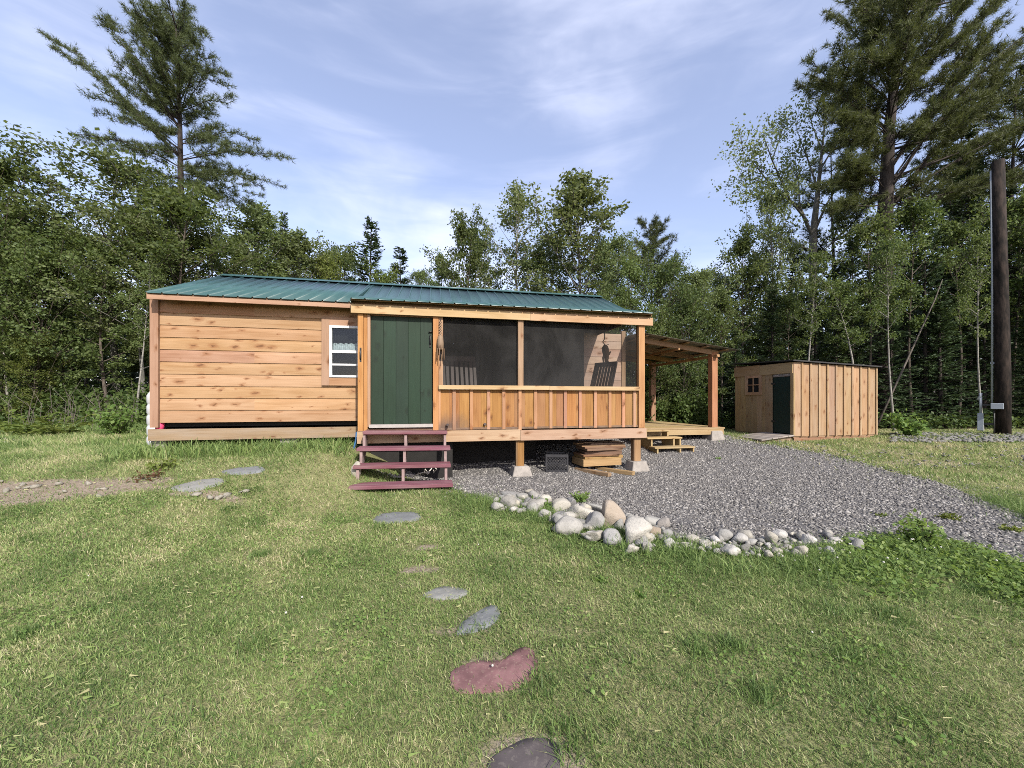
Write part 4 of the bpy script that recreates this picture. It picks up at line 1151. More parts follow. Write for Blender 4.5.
# ------------------------------------------------------------------ trees
def unit(a): return a / (np.linalg.norm(a, axis=-1, keepdims=True) + 1e-9)
def leaves_mesh(name, C, size, rs, tint, aspect=.62, up=.5, along=None, fold=.15):
    n = len(C)
    nrm = unit(rs.normal(size=(n, 3)) + np.array([0, 0, up]))
    a = rs.normal(size=(n, 3)) if along is None else along + .25 * rs.normal(size=(n, 3))
    a = unit(a - nrm * (a * nrm).sum(1, keepdims=True)) if along is None else unit(a)
    b_ = unit(np.cross(nrm, a))
    nn = np.cross(a, b_)
    L_ = size * rs.uniform(.65, 1.3, n)[:, None]; Wd = L_ * aspect
    P0 = C; P1 = C + a * L_ * .45 + b_ * Wd * .5 + nn * L_ * fold * .5; P2 = C + a * L_; P3 = C + a * L_ * .45 - b_ * Wd * .5 + nn * L_ * fold * .5
    V_ = np.stack([P0, P1, P2, P3], 1).reshape(-1, 3)
    q = np.arange(4 * n).reshape(n, 4)
    return np_mesh(name, V_, q, attrs={'tint': np.repeat(np.clip(tint, 0, 1), 4)})

def curve(p, d, L_, rs, n=4, up=.0, wig=.12):
    """a limb: points from p along d, bending by up"""
    pts = [np.array(p, float)]; d = np.array(d, float)
    for i in range(n):
        d = unit(d + np.array([0, 0, up / n]) + wig * rs.normal(size=3) / n ** .5)
        pts.append(pts[-1] + d * L_ / n)
    return pts
def on(pts, s):
    k = min(int(s * (len(pts) - 1)), len(pts) - 2); t = s * (len(pts) - 1) - k
    return pts[k] * (1 - t) + pts[k + 1] * t, unit(pts[k + 1] - pts[k])

def gen_broad(seed, H=10, cb=.18, rad=2.2, limbs=34, nleaf=9000, leaf=.12, prof=None, elev=(25, 65), r0=.10, lean=(0, 0), sub=5, sig=.2, gap=.0, twigs=True):
    rs = np.random.RandomState(seed)
    tr = [np.array([lean[0] * t ** 1.5 + .12 * math.sin(t * 5 + seed), lean[1] * t ** 1.5 + .12 * math.cos(t * 4 + seed * 2), H * .97 * t]) for t in np.linspace(0, 1, 9)]
    b = MB(); b.tube(tr, [max(.012, r0 * (1 - .93 * t)) for t in np.linspace(0, 1, 9)], 8, False)
    prof = prof or (lambda t: (math.sin(math.pi * min(1, (t * .92 + .10))) ** .65))
    C = []; Wt = []
    for i in range(limbs):
        t = cb + (1 - cb) * ((i + rs.rand()) / limbs) ** .9 * .97
        p, _ = on(tr, t)
        tt = (t - cb) / (1 - cb)
        az = i * 2.399 + rs.uniform(-.5, .5)
        e = R(elev[0] + (elev[1] - elev[0]) * tt + rs.uniform(-12, 12))
        Lb = max(.35, rad * prof(tt) * rs.uniform(.62, 1.12)) / max(.5, math.cos(e)) * .85
        d = (math.cos(az) * math.cos(e), math.sin(az) * math.cos(e), math.sin(e))
        pts = curve(p, d, Lb, rs, 4, .15)
        rb = r0 * (1 - t) * .42 + .012
        b.tube(pts, [rb, rb * .75, rb * .5, rb * .3, .006], 5, False)
        if rs.rand() < gap: continue
        for k in range(sub):
            s = rs.uniform(.3, 1)
            q, dd = on(pts, s)
            d2 = unit(dd + .8 * rs.normal(size=3) + np.array([0, 0, .1]))
            L2 = Lb * rs.uniform(.2, .42)
            p2 = curve(q, d2, L2, rs, 2, .1)
            if twigs: b.tube(p2, [rb * .35 + .004, rb * .2 + .003, .003], 4, False)
            for u in (.35, .7, 1.0):
                C.append(on(p2, u * .999)[0]); Wt.append(sig * (.6 + .5 * rs.rand()))
        for u in (.75, .95): C.append(on(pts, u)[0]); Wt.append(sig)
    C = np.array(C); Wt = np.array(Wt)
    j = rs.randint(0, len(C), nleaf)
    P = C[j] + np.clip(rs.normal(size=(nleaf, 3)), -1.5, 1.5) * (Wt[j][:, None]) * np.array([1, 1, .55])
    P[:, 2] = np.maximum(P[:, 2], .3)
    ctint = rs.rand(len(C))
    tint = .55 * ctint[j] + .5 * rs.rand(nleaf) - .05
    return b, leaves_mesh('crown', P, leaf, rs, tint)

def gen_spruce(seed, H=10, rad=1.9, cb=.05, dens=1.0, sparse_low=0.0):
    rs = np.random.RandomState(seed)
    b = MB(); tr = [np.array([.03 * math.sin(3 * t), .03 * math.cos(2 * t), H * t]) for t in np.linspace(0, 1, 7)]
    b.tube(tr, [max(.01, .11 * (1 - .95 * t)) for t in np.linspace(0, 1, 7)], 8, False)
    C = []; A = []; T = []; Sz = []
    z = cb * H
    while z < H * .985:
        tt = z / H
        for k in range(rs.randint(4, 7)):
            az = rs.uniform(0, 2 * math.pi)
            Lb = (rad * (1 - tt) ** .85 + .12) * rs.uniform(.65, 1.12)
            dro = -.25 + .75 * tt + rs.uniform(-.12, .12)
            pts = curve((0, 0, z + rs.uniform(-.1, .1)), (math.cos(az), math.sin(az), dro), Lb, rs, 4, .25, .06)
            b.tube(pts, [.018 * (1 - tt) + .006, .012, .009, .006, .003], 4, False)
            if tt < .35 and rs.rand() < sparse_low: continue
            m = int(Lb / .035 * dens) + 4
            ct = rs.rand()
            for i in range(m):
                s = rs.uniform(.12, 1)
                p, d = on(pts, s * .999)
                side = np.cross(d, (0, 0, 1)); side = side / (np.linalg.norm(side) + 1e-6) * (1 if i % 2 else -1)
                C.append(p); A.append(d * .75 + side * rs.uniform(.2, .9) + np.array([0, 0, rs.uniform(-.45, .15)])); T.append(.5 * ct + .5 * rs.rand()); Sz.append(.19 * (1.15 - .4 * s))
        z += .22 * (1.15 - .5 * tt) * H / 10
    C = np.array(C); A = np.array(A)
    me = leaves_mesh('crown', C, np.array(Sz)[:, None], rs, np.array(T), aspect=.33, up=.9, along=A)
    return b, me

def needles(C, D, rs, n=9, L_=.19, w=.016, spread=.75):
    """tufts: thin needle-bundle triangles fanning round each tuft direction"""
    k = len(C)
    c = np.repeat(C, n, 0); d = np.repeat(D, n, 0)
    dirs = unit(d + spread * rs.normal(size=(k * n, 3)))
    s = unit(np.cross(dirs, rs.normal(size=(k * n, 3))))
    ln = (L_ * rs.uniform(.7, 1.2, k * n))[:, None]
    V_ = np.stack([c + s * w * .5, c + dirs * ln, c - s * w * .5], 1).reshape(-1, 3)
    t = np.repeat(rs.rand(k), n) * .6 + .4 * rs.rand(k * n)
    return V_, t

def pine_limb(b, pts, r, rs, C, D, start=.35, plume=1.0, dens=1.0, flat=.45):
    pts = [np.array(p, float) for p in pts]
    n = len(pts)
    b.tube(pts, [max(.006, r * (1 - .92 * i / (n - 1))) for i in range(n)], 6, False)
    L_ = sum(np.linalg.norm(pts[i + 1] - pts[i]) for i in range(n - 1))
    m = int(L_ * 8 * dens) + 3
    for i in range(m):
        s = start + (1 - start) * ((i + rs.rand()) / m)
        p, d = on(pts, min(s, .999))
        side = unit(np.cross(d, rs.normal(size=3) * np.array([.35, .35, 1])))
        dd = unit(d * rs.uniform(.5, 1.0) + side * rs.uniform(.3, 1.0) + np.array([0, 0, .12]))
        dd[2] *= flat + .3 * rs.rand()
        l2 = plume * rs.uniform(.35, .9) * (1.15 - .55 * s)
        p2 = curve(p, dd, l2, rs, 3, .25)
        b.tube(p2, [.012, .009, .007, .004], 4, False)
        for k in range(int(l2 * 17) + 2):
            q, d2 = on(p2, rs.uniform(.25, .999))
            C.append(q + .05 * rs.normal(size=3)); D.append(unit(d2 + .45 * rs.normal(size=3) + np.array([0, 0, .25])))
    C.append(pts[-1]); D.append(unit(pts[-1] - pts[-2]))

def gen_pine(seed, H=10, cb=.35, rad=2.6, whorls=11, r0=.11):
    rs = np.random.RandomState(seed); b = MB()
    tr = [np.array([.1 * math.sin(3 * t + seed), .1 * math.cos(2 * t), H * t]) for t in np.linspace(0, 1, 8)]
    b.tube(tr, [max(.015, r0 * (1 - .93 * t)) for t in np.linspace(0, 1, 8)], 8, False)
    C = []; D = []
    for i in range(whorls):
        t = cb + (1 - cb) * (i + .3) / whorls
        for k in range(rs.randint(3, 5)):
            az = rs.uniform(0, 6.28); tt = (t - cb) / (1 - cb)
            Lb = rad * (math.sin(math.pi * min(1, tt * .75 + .25)) ** .7) * rs.uniform(.6, 1.15) + .2
            p, _ = on(tr, min(t, .99))
            pine_limb(b, curve(p, (math.cos(az), math.sin(az), .15 + .7 * tt), Lb, rs, 4, .3), .03 * (1 - tt) + .012, rs, C, D, .2, .62 * (1 - .3 * tt), 1.0, .3)
    V_, t = needles(np.array(C), np.array(D), rs)
    n = len(V_) // 3
    return b, np_mesh('crown', V_, tris=np.arange(3 * n).reshape(n, 3), attrs={'tint': np.repeat(t, 3)})

def proto(gen, bark, leafm):
    b, cm = gen
    t = b.build('trunk', M[bark]); cm.materials.append(M[leafm])
    tm = t.data; bpy.data.objects.remove(t)
    if tm.materials[0] is None: tm.materials[0] = M[bark]
    return tm, cm
slim = lambda t: (1 - t) ** .7 * (.35 + 1.0 * min(1, t * 3.5)) if t < 1 else 0
PR = {
    'maple_a': proto(gen_broad(1, rad=2.6, limbs=44, nleaf=12500, leaf=.135, sig=.20, cb=.16, sub=4), 'bark', 'maple'),
    'maple_b': proto(gen_broad(2, rad=2.2, limbs=32, nleaf=9500, leaf=.14, sig=.20, cb=.22, sub=4), 'bark', 'maple'),
    'maple_c': proto(gen_broad(3, rad=2.9, limbs=36, nleaf=11000, leaf=.145, sig=.22, cb=.2, gap=.15, sub=4), 'bark', 'maple'),
    'bush_a': proto(gen_broad(4, H=10, rad=3.6, limbs=40, nleaf=14000, leaf=.17, sig=.34, cb=.03, r0=.07, elev=(30, 75)), 'bark', 'birchl'),
    'yellow_a': proto(gen_broad(5, H=10, rad=2.8, limbs=36, nleaf=11000, leaf=.15, sig=.28, cb=.06), 'bark', 'yellowl'),
    'poplar_a': proto(gen_broad(6, rad=1.8, limbs=40, nleaf=11000, leaf=.12, sig=.16, cb=.14, prof=slim, elev=(35, 70), r0=.09), 'barkgrey', 'poplar'),
    'poplar_b': proto(gen_broad(7, rad=2.0, limbs=34, nleaf=9000, leaf=.11, sig=.19, cb=.28, elev=(35, 65), r0=.09, gap=.1), 'barkgrey', 'poplar'),
    'high_a': proto(gen_broad(16, rad=1.9, limbs=26, nleaf=6000, leaf=.13, sig=.19, cb=.48, elev=(15, 60), r0=.08, gap=.1), 'bark', 'maple'),
    'birch_a': proto(gen_broad(8, rad=1.6, limbs=36, nleaf=6000, leaf=.10, sig=.17, cb=.3, prof=slim, elev=(40, 68), r0=.08, gap=.12), 'barkwhite', 'poplar'),
    'birch_b': proto(gen_broad(9, rad=1.5, limbs=22, nleaf=3400, leaf=.12, sig=.2, cb=.5, elev=(30, 60), r0=.075, lean=(-.9, 0)), 'barkwhite', 'birchl'),
    'birch_c': proto(gen_broad(10, rad=1.3, limbs=16, nleaf=2600, leaf=.12, sig=.2, cb=.55, elev=(30, 60), r0=.09, lean=(-1.6, .4)), 'barkwhite', 'birchl'),
    'spruce_a': proto(gen_spruce(11, rad=1.7), 'barkpine', 'spruce'),
    'spruce_b': proto(gen_spruce(12, rad=2.3, dens=.85, sparse_low=.5), 'barkpine', 'spruce'),
    'spruce_c': proto(gen_spruce(13, rad=1.35), 'barkpine', 'spruce'),
    'pine_a': proto(gen_pine(14, cb=.18, rad=2.5, whorls=17), 'barkpine', 'pine'),
    'pine_b': proto(gen_pine(15, cb=.5, rad=2.0, whorls=8), 'barkpine', 'pine'),
}
TR_ = random.Random(8)
def tree(name, key, px, Z, top, label, group=None, sx=1.0, rz=None, cat='tree'):
    X = (px - 512) / F * Z
    z0 = float(gz(X, Z)) - .05
    H = EYE + (HY - top) * Z / F - z0
    o = empty(name, (X, Z, z0), TR_.uniform(0, 6.28) if rz is None else rz, label, cat, group)
    k = H / 10.0
    o.scale = (k * sx, k * sx, k)
    tm, cm = PR[key]
    link(bpy.data.objects.new('trunk', tm), o); link(bpy.data.objects.new('crown', cm), o)
    return o

# --- the wind-combed white pine on the left, limb by limb
def custom_pine(name, Z, trunk_px, radii, limbs, label, seed, plume, dens, extra=1, start=.28, radial=0, L_=.2, nper=9, w=.017, flat=.45):
    rs = np.random.RandomState(seed)
    x0 = (trunk_px[0][0] - 512) / F * Z; base = Vector((x0, Z, float(gz(x0, Z)) - .05))
    P = lambda px, py, dz=0.0: np.array(at(px, py, Z + dz) - base)
    tr = [np.array([0., 0, 0])] + [P(a, c) for a, c in trunk_px[1:]]
    b = MB(); b.tube(tr, radii, 12, False)
    C = []; D = []
    more = []
    for (ax, ay), pts, r in limbs:
        for _ in range(extra):
            jx, jy = rs.uniform(-12, 12), rs.uniform(-10, 10); f_ = rs.uniform(.45, 1.0)
            more.append(((ax, ay + jy * .6), [(ax + (x - ax) * f_ + jx * (i + 1) / len(pts), ay + (y - ay) * f_ + jy * (i + 1) / len(pts)) for i, (x, y) in enumerate(pts)], r * .45))
    for (ax, ay), pts, r in list(limbs) + more:
        dep = rs.uniform(-2.4, 2.4)
        n = len(pts)
        path = [P(ax, ay)]
        for i, (x, y) in enumerate(pts): path.append(P(x, y, dep * ((i + 1) / n)))
        # refine with small wiggles
        fine_ = [path[0]]
        for i in range(len(path) - 1):
            for t in (.33, .67, 1.0):
                q = path[i] * (1 - t) + path[i + 1] * t
                fine_.append(q + .05 * rs.normal(size=3) * (t < 1))
        pine_limb(b, fine_, r * .62, rs, C, D, start, plume, dens, flat)
    for i in range(radial):
        p, d = on(tr, rs.uniform(.50, .86)); az = rs.uniform(-2.8, -.3); top_ = (p[2] / tr[-1][2])
        pine_limb(b, curve(p, (math.cos(az), math.sin(az), .25 + .5 * top_), (1.1 - top_) * 5.5 + .5, rs, 4, .2), .03, rs, C, D, .2, plume, dens, flat)
    V_, t = needles(np.array(C), np.array(D), rs, nper, L_, w)
    n = len(V_) // 3
    o = empty(name, base, 0, label, 'tree')
    b.build('trunk', M['barkpine'], o)
    cm = np_mesh('crown', V_, tris=np.arange(3 * n).reshape(n, 3), attrs={'tint': np.repeat(t, 3)})
    np_obj('crown', cm, M['pine'], o)
    return o
LIMB = [((180, 158), [(110, 85), (75, 52), (42, 33)], .09), ((180, 128), [(140, 72), (112, 30), (100, 18)], .06), ((179, 95), [(150, 40), (128, 9)], .05), ((178, 72), [(163, 30), (150, 8)], .035),
        ((178, 48), [(172, 20), (166, 5)], .03), ((178, 60), [(195, 28), (206, 36)], .03), ((180, 150), [(125, 105), (90, 97)], .05), ((181, 168), [(120, 140), (76, 134)], .05), ((179, 85), [(205, 72), (230, 76)], .035),
        ((180, 112), [(210, 100), (231, 96)], .04), ((181, 140), [(225, 132), (258, 141)], .045), ((182, 160), [(235, 150), (286, 158)], .05), ((182, 175), [(235, 172), (284, 186)], .05), ((182, 186), [(222, 192), (250, 214)], .04),
        ((181, 178), [(140, 172), (118, 180)], .04), ((181, 190), [(150, 190), (138, 202)], .03), ((179, 100), [(150, 78), (130, 60)], .04), ((179, 120), [(155, 108), (110, 75)], .04), ((180, 145), [(205, 130), (222, 128)], .03),
        ((181, 165), [(215, 165), (240, 172)], .035), ((178, 40), [(185, 18), (190, 8)], .025), ((180, 135), [(150, 125), (95, 112)], .04), ((179, 90), [(190, 60), (212, 58)], .03), ((181, 155), [(160, 150), (105, 150)], .04),
        ((182, 170), [(210, 185), (262, 196)], .035), ((180, 125), [(200, 112), (215, 115)], .03), ((178, 65), [(160, 45), (140, 25)], .03), ((180, 110), [(160, 90), (125, 45)], .035), ((182, 182), [(200, 190), (225, 205)], .03)]
custom_pine('white_pine', 18.0, [(178, 430), (179, 300), (181, 205), (180, 130), (178, 70), (176, 30), (172, 6)], [.2, .17, .13, .09, .06, .035, .012], LIMB,
            'tall white pine with branches swept up to one side, towering behind the cabin\'s left end', 21, .60, .62, extra=2, start=.10, radial=30, L_=.22, nper=8, w=.016)
# --- the huge pine on the right
BIGL = [((886, 215), [(935, 150), (985, 95), (1010, 60)], .15), ((889, 190), [(930, 130), (985, 70), (1040, 20)], .13), ((888, 200), [(950, 165), (1024, 125), (1080, 95)], .12), ((893, 165), [(940, 100), (1000, 20)], .10),
        ((886, 205), [(960, 190), (1040, 170)], .07), ((888, 130), [(850, 95), (810, 58)], .09), ((888, 120), [(840, 92), (800, 86)], .07), ((892, 90), [(860, 40), (826, 12)], .08), ((895, 70), [(868, 10), (850, -40)], .07),
        ((902, 40), [(890, -20), (885, -70)], .06), ((886, 150), [(860, 140), (836, 144)], .05), ((884, 180), [(855, 182), (828, 192)], .05), ((884, 205), [(850, 205), (830, 212)], .04), ((890, 110), [(930, 60), (960, 10)], .09),
        ((896, 60), [(925, 10), (950, -50)], .07), ((905, 30), [(940, -20), (985, -60)], .07), ((893, 80), [(960, 40), (1010, -15)], .09), ((890, 140), [(930, 120), (970, 60), (1000, 50)], .07), ((892, 100), [(880, 60), (865, 30)], .05),
        ((886, 160), [(915, 140), (935, 110)], .05), ((884, 195), [(905, 185), (925, 190)], .04), ((888, 140), [(875, 110), (850, 70)], .05), ((886, 190), [(870, 175), (848, 165)], .04), ((888, 135), [(870, 120), (830, 108)], .05),
        ((896, 50), [(880, 30), (840, -10)], .06), ((900, 20), [(925, -10), (930, -60)], .05), ((890, 120), [(910, 95), (905, 60)], .05), ((889, 150), [(960, 130), (1030, 75)], .08), ((886, 212), [(920, 210), (985, 175)], .05),
        ((893, 85), [(935, 85), (985, 30)], .06), ((905, 10), [(960, 0), (1020, -40)], .07), ((892, 95), [(905, 60), (890, 20)], .05), ((892, 105), [(850, 70), (835, 45)], .05), ((888, 155), [(900, 130), (925, 130)], .05), ((884, 170), [(870, 155), (855, 125)], .04),
        ((887, 145), [(850, 125), (818, 95)], .05), ((886, 200), [(860, 190), (845, 180)], .04), ((894, 75), [(905, 40), (925, 30)], .05), ((888, 180), [(965, 150), (1060, 110)], .08), ((898, 50), [(905, 0), (915, -50)], .05)]
custom_pine('white_pine', 15.5, [(880, 430), (884, 300), (885, 215), (889, 130), (897, 60), (906, 0), (914, -90)], [.34, .30, .25, .18, .13, .09, .03], BIGL,
            'huge white pine at the right with long upswept limbs, cut off by the top edge', 22, .85, .70, extra=2, start=.38, radial=14, L_=.23, nper=8, w=.019)
# --- sparse hardwood leaning its forks over the shed
rs = np.random.RandomState(31)
Zh = 17.5; xh = (812 - 512) / F * Zh; bh = Vector((xh, Zh, float(gz(xh, Zh)) - .05)); Ph = lambda px, py, d=0: np.array(at(px, py, Zh + d) - bh)
b = MB(); hw = [Ph(812, 440), Ph(813, 300), Ph(813, 235), Ph(818, 190), Ph(822, 150), Ph(826, 112)]; b.tube(hw, [.2, .17, .15, .09, .05, .02], 10, False)
Cc = []
for st_, pts, r in ([(813, 238), [(800, 208), (775, 190), (755, 165)], .09], [(808, 222), [(790, 200), (772, 160), (765, 140)], .06], [(813, 235), [(826, 205), (842, 180)], .07], [(818, 190), [(808, 160), (796, 128)], .05], [(820, 170), [(838, 140), (846, 110)], .045],
                    [(785, 197), [(765, 200), (745, 195)], .035], [(775, 188), [(756, 180), (738, 178)], .03], [(800, 208), [(798, 180), (790, 165)], .04], [(822, 150), [(812, 125), (808, 104)], .03], [(826, 205), [(850, 200), (858, 190)], .04], [(772, 160), [(780, 138), (786, 118)], .03], [(813, 250), [(795, 245), (775, 235)], .04], [(813, 260), [(835, 240), (850, 235)], .04], [(765, 170), [(748, 158), (742, 150)], .02]):
    path = [Ph(*st_)]; dep = rs.uniform(-1.6, 1.6)
    for i, p in enumerate(pts): path.append(Ph(p[0], p[1], dep * (i + 1) / len(pts)))
    b.tube(path, [r * (1 - .8 * i / (len(path) - 1)) for i in range(len(path))], 6, False)
    for k in range(9):
        q, d = on(path, rs.uniform(.3, .999)); p2 = curve(q, unit(d + .8 * rs.normal(size=3) + np.array([0, 0, .3])), rs.uniform(.5, 1.3), rs, 3, .2)
        b.tube(p2, [.014, .01, .007, .004], 4, False)
        for u in (.4, .7, 1): Cc.append(on(p2, u * .999)[0])
Cc = np.array(Cc); j = rs.randint(0, len(Cc), 6500); Pl = Cc[j] + .21 * np.clip(rs.normal(size=(6500, 3)), -1.5, 1.5)
o = empty('hardwood_tree', bh, 0, 'sparse forked hardwood tree with grey trunk rising behind the shed', 'tree')
b.build('trunk', M['barkgrey'], o); np_obj('crown', leaves_mesh('crown', Pl, .12, rs, .4 + .6 * rs.rand(6500)), M['poplar'], o)

G1 = 'broadleaf trees at the wood\'s edge left of the cabin'; G2 = 'background trees behind the cabin roof'; G3 = 'dark trees behind the shed and pole'
L_l = 'dense green broadleaf tree in the wood left of the cabin'; L_b = 'rounded green tree showing over the cabin roof'; L_s = 'dark shaded evergreen in the wood behind the shed'; L_g = 'leafy broadleaf tree in the shaded wood right of the canopy'
tree('maple_tree', 'maple_a', -4, 13.6, 158, 'dark round maple at the far left edge, tallest of the left broadleaf trees', sx=1.0)
tree('poplar_tree', 'poplar_b', 116, 15.2, 162, 'light green loose poplar standing in front of the left white pine', sx=1.5)
tree('maple_tree', 'maple_b', 184, 14.6, 203, 'green broadleaf tree directly above the cabin\'s left roof corner', sx=1.3)
for px, Z, top, k, sx in ((60, 15.2, 236, 'maple_c', .9), (40, 13.3, 262, 'bush_a', 1.0), (105, 13.6, 252, 'maple_b', 1.1), (142, 14.2, 222, 'poplar_b', 1.25), (176, 15.8, 196, 'maple_a', .95), (-25, 14.0, 215, 'maple_c', 1.0), (-40, 12.2, 290, 'bush_a', 1), (22, 15.5, 225, 'maple_b', 1.0), (210, 15.8, 236, 'poplar_b', 1.2), (82, 17.5, 240, 'poplar_b', 1.2), (150, 18, 228, 'maple_b', 1.1), (-90, 14, 170, 'maple_a', 1)):
    tree('poplar_tree' if k[0] == 'p' else 'maple_tree', k, px, Z, top, L_l, G1, sx)
tree('yellow_tree', 'yellow_a', 34, 12.9, 338, 'low yellow green sapling in front of the dark wood at the far left', sx=1.1)
tree('birch_tree', 'birch_c', 12, 13.0, 285, 'young birch with a pale thin trunk at the far left edge', sx=1.0, rz=0)
tree('birch_tree', 'birch_b', 137, 12.9, 262, 'thin pale leaning sapling just left of the cabin\'s corner', sx=.9, rz=3.3)
tree('poplar_tree', 'poplar_a', 262, 19, 206, 'grey green poplar poking above the roof under the left pine\'s branches', sx=1.35)
tree('spruce_tree', 'spruce_c', 284, 21, 212, 'small spruce tip beside the grey green poplar over the roof', sx=.8)
tree('spruce_tree', 'spruce_a', 371, 20.5, 217, 'pointed dark spruce standing alone above the middle of the roof', sx=1.25)
tree('spruce_tree', 'spruce_c', 400, 21, 247, 'smaller dark spruce right of the pointed one above the roof', sx=1.45)
tree('yellow_tree', 'yellow_a', 326, 20, 262, 'yellow green tree low over the roof, left of the pointed spruce', sx=.75)
tree('yellow_tree', 'yellow_a', 386, 19.5, 276, 'low yellow green tree between the two dark spruces', sx=.7)
for px, Z, top, k, sx in ((236, 18, 244, 'maple_b', 1.0), (302, 20, 234, 'poplar_a', 1.3), (344, 22, 256, 'maple_b', .95), (420, 22.5, 272, 'poplar_b', .9), (442, 20, 266, 'maple_b', .8), (330, 25, 266, 'maple_c', 1.0), (280, 22, 240, 'maple_b', 1.0), (552, 21, 238, 'poplar_b', 1.0), (480, 21, 240, 'maple_b', .8), (602, 20, 248, 'maple_b', .9), (535, 19, 262, 'maple_c', .7)):
    tree('poplar_tree' if k[0] == 'p' else 'maple_tree', k, px, Z, top, L_b, G2, sx)
tree('maple_tree', 'maple_b', 466, 17.5, 226, 'dense dark green tree over the roof left of the pale birch', sx=.85)
tree('birch_tree', 'birch_a', 521, 19, 187, 'slender airy birch with a white trunk rising above the roof', sx=1.25)
tree('poplar_tree', 'poplar_a', 578, 18.5, 177, 'tall poplar above the roof\'s right part, higher than the birch', sx=1.35)
tree('pine_tree', 'pine_a', 652, 18.5, 224, 'small flat-topped pine right of the tall poplar', sx=1.0)
GR = 'broadleaf trees behind the deck canopy'
for px, Z, top, k, sx in ((617, 17, 240, 'poplar_b', 1.0), (632, 15.3, 268, 'maple_b', .9), (668, 15.6, 272, 'maple_c', .85), (700, 15.2, 272, 'poplar_b', 1.15), (685, 14.6, 310, 'bush_a', .8), (655, 14.4, 330, 'bush_a', .8), (722, 14.8, 300, 'maple_b', 1.0), (610, 15.0, 310, 'bush_a', .7), (690, 18, 290, 'maple_a', .9), (720, 19, 285, 'maple_c', .9)):
    tree('poplar_tree' if k[0] == 'p' else 'maple_tree', k, px, Z, top, 'bushy green broadleaf tree behind the deck canopy', GR, sx)
tree('maple_tree', 'maple_b', 742, 16.5, 242, 'dark dense tree standing at the gap of blue sky right of the canopy', sx=.85)
tree('poplar_tree', 'poplar_b', 772, 16.2, 196, 'pale leaved poplar in front of the sparse hardwood, left of its trunk', sx=.8)
tree('pine_tree', 'pine_b', 833, 19, 140, 'slim dark pine trunk between the hardwood and the huge pine', sx=1.0)
for px, Z, top, k, sx in ((772, 15.0, 285, 'spruce_b', 1.3), (735, 14.6, 330, 'spruce_a', 1.4), (890, 15.0, 300, 'spruce_a', 1.5), (940, 15.0, 290, 'spruce_a', 1.5), (985, 15.2, 300, 'spruce_a', 1.5), (1030, 14.8, 300, 'spruce_a', 1.5), (845, 15.2, 310, 'spruce_a', 1.5), (800, 15.4, 310, 'spruce_a', 1.5), (815, 15.2, 265, 'spruce_b', .9), (852, 14.8, 238, 'spruce_b', .9), (925, 15.4, 205, 'spruce_b', .9), (968, 16.5, 150, 'spruce_b', .9), (905, 18.0, 190, 'spruce_a', 1.1), (1010, 17.0, 180, 'spruce_b', 1.0), (870, 17, 235, 'spruce_a', 1.1), (1055, 16, 130, 'spruce_b', 1.0), (950, 19, 200, 'spruce_a', 1.2), (1000, 20, 190, 'spruce_a', 1.2), (840, 18, 260, 'spruce_a', 1.3), (795, 18.5, 250, 'spruce_a', 1.2), (1100, 16, 150, 'spruce_b', 1), (1012, 19, 75, 'pine_a', 1.0), (962, 20, 120, 'spruce_a', 1.3), (1060, 18.5, 60, 'pine_a', 1.1)):
    tree('pine_tree' if k[0] == 'p' else 'spruce_tree', k, px, Z, top, L_s, G3, sx)
for px, Z, top, k, sx in ((790, 14.8, 300, 'high_a', .9), (836, 15.0, 290, 'high_a', 1.0), (868, 14.6, 225, 'high_a', .9), (912, 15.2, 212, 'high_a', .9), (958, 15.4, 225, 'high_a', .9), (1015, 15.6, 205, 'high_a', 1.0), (1060, 14.2, 190, 'high_a', .9), (760, 17.5, 262, 'maple_b', 1.0), (1100, 13.5, 220, 'maple_c', 1)):
    tree('poplar_tree' if k[0] == 'p' else 'maple_tree', k, px, Z, top, L_g, G3 + ', leafy ones', sx)
tree('birch_tree', 'birch_b', 806, 13.9, 255, 'white stemmed sapling rising straight behind the shed\'s front corner', sx=.9, rz=1.5)
tree('birch_tree', 'birch_c', 862, 13.7, 280, 'white stem leaning to the left behind the shed roof', sx=1.1, rz=0)
tree('birch_tree', 'birch_b', 895, 13.2, 240, 'thin grey birch right of the shed with its stem down to the ground', sx=.75, rz=0)
tree('birch_tree', 'birch_b', 984, 12.9, 235, 'thin pale birch just left of the utility pole', sx=.75, rz=.1)
b = MB(); g0 = ground_at(868, 437); b.tube([(0, 0, 0), (1.3, .3, 2.2), (2.7, .6, 4.6), (3.1, .7, 5.4)], [.035, .03, .02, .008], 7)
o = b.build('leaning_sapling', M['twig']); o.location = at(877, 372, 13.6) - Vector((0, 0, 1.9)); tag(o, 'bare dead sapling leaning from the shed\'s right roof end towards the pole', 'sapling')

# --- undergrowth along the wood's edge and the deep wood behind
def leafcloud(name, pts, size, m, seed, kind='stuff', up=.5):
    rs = np.random.RandomState(seed)
    me = leaves_mesh(name, pts, size, rs, rs.rand(len(pts)), up=up); return tag(np_obj(name, me, M[m]), kind=kind)
rs = np.random.RandomState(77)
def band(x0, x1, y0, y1, n, hf, clump=.5):
    x = rs.uniform(x0, x1, n); y = rs.uniform(y0, y1, n)
    h = hf(x, y) * (.35 + 1.1 * fbm(x * 1.3, y * 1.3, 61))
    z = gz(x, y) + h * rs.rand(n) ** .8
    keep = vnoise(x * 2.2 + z * 1.1, y * 2.2 + z * 1.7, 62) > clump * .62
    return np.stack([x, y, z], 1)[keep]
U = [band(-22, -6.6, 12.0, 14.5, 30000, lambda x, y: 1.5 * sstep(11.8, 13.2, y)), band(2.0, 7.4, 13.6, 16, 14000, lambda x, y: 1.4 + 0 * x), band(6.8, 24, 13.9, 16, 9000, lambda x, y: .45 * sstep(13.2, 14.4, y) + .15)]
leafcloud('undergrowth', np.concatenate(U), .12, 'under', 5)
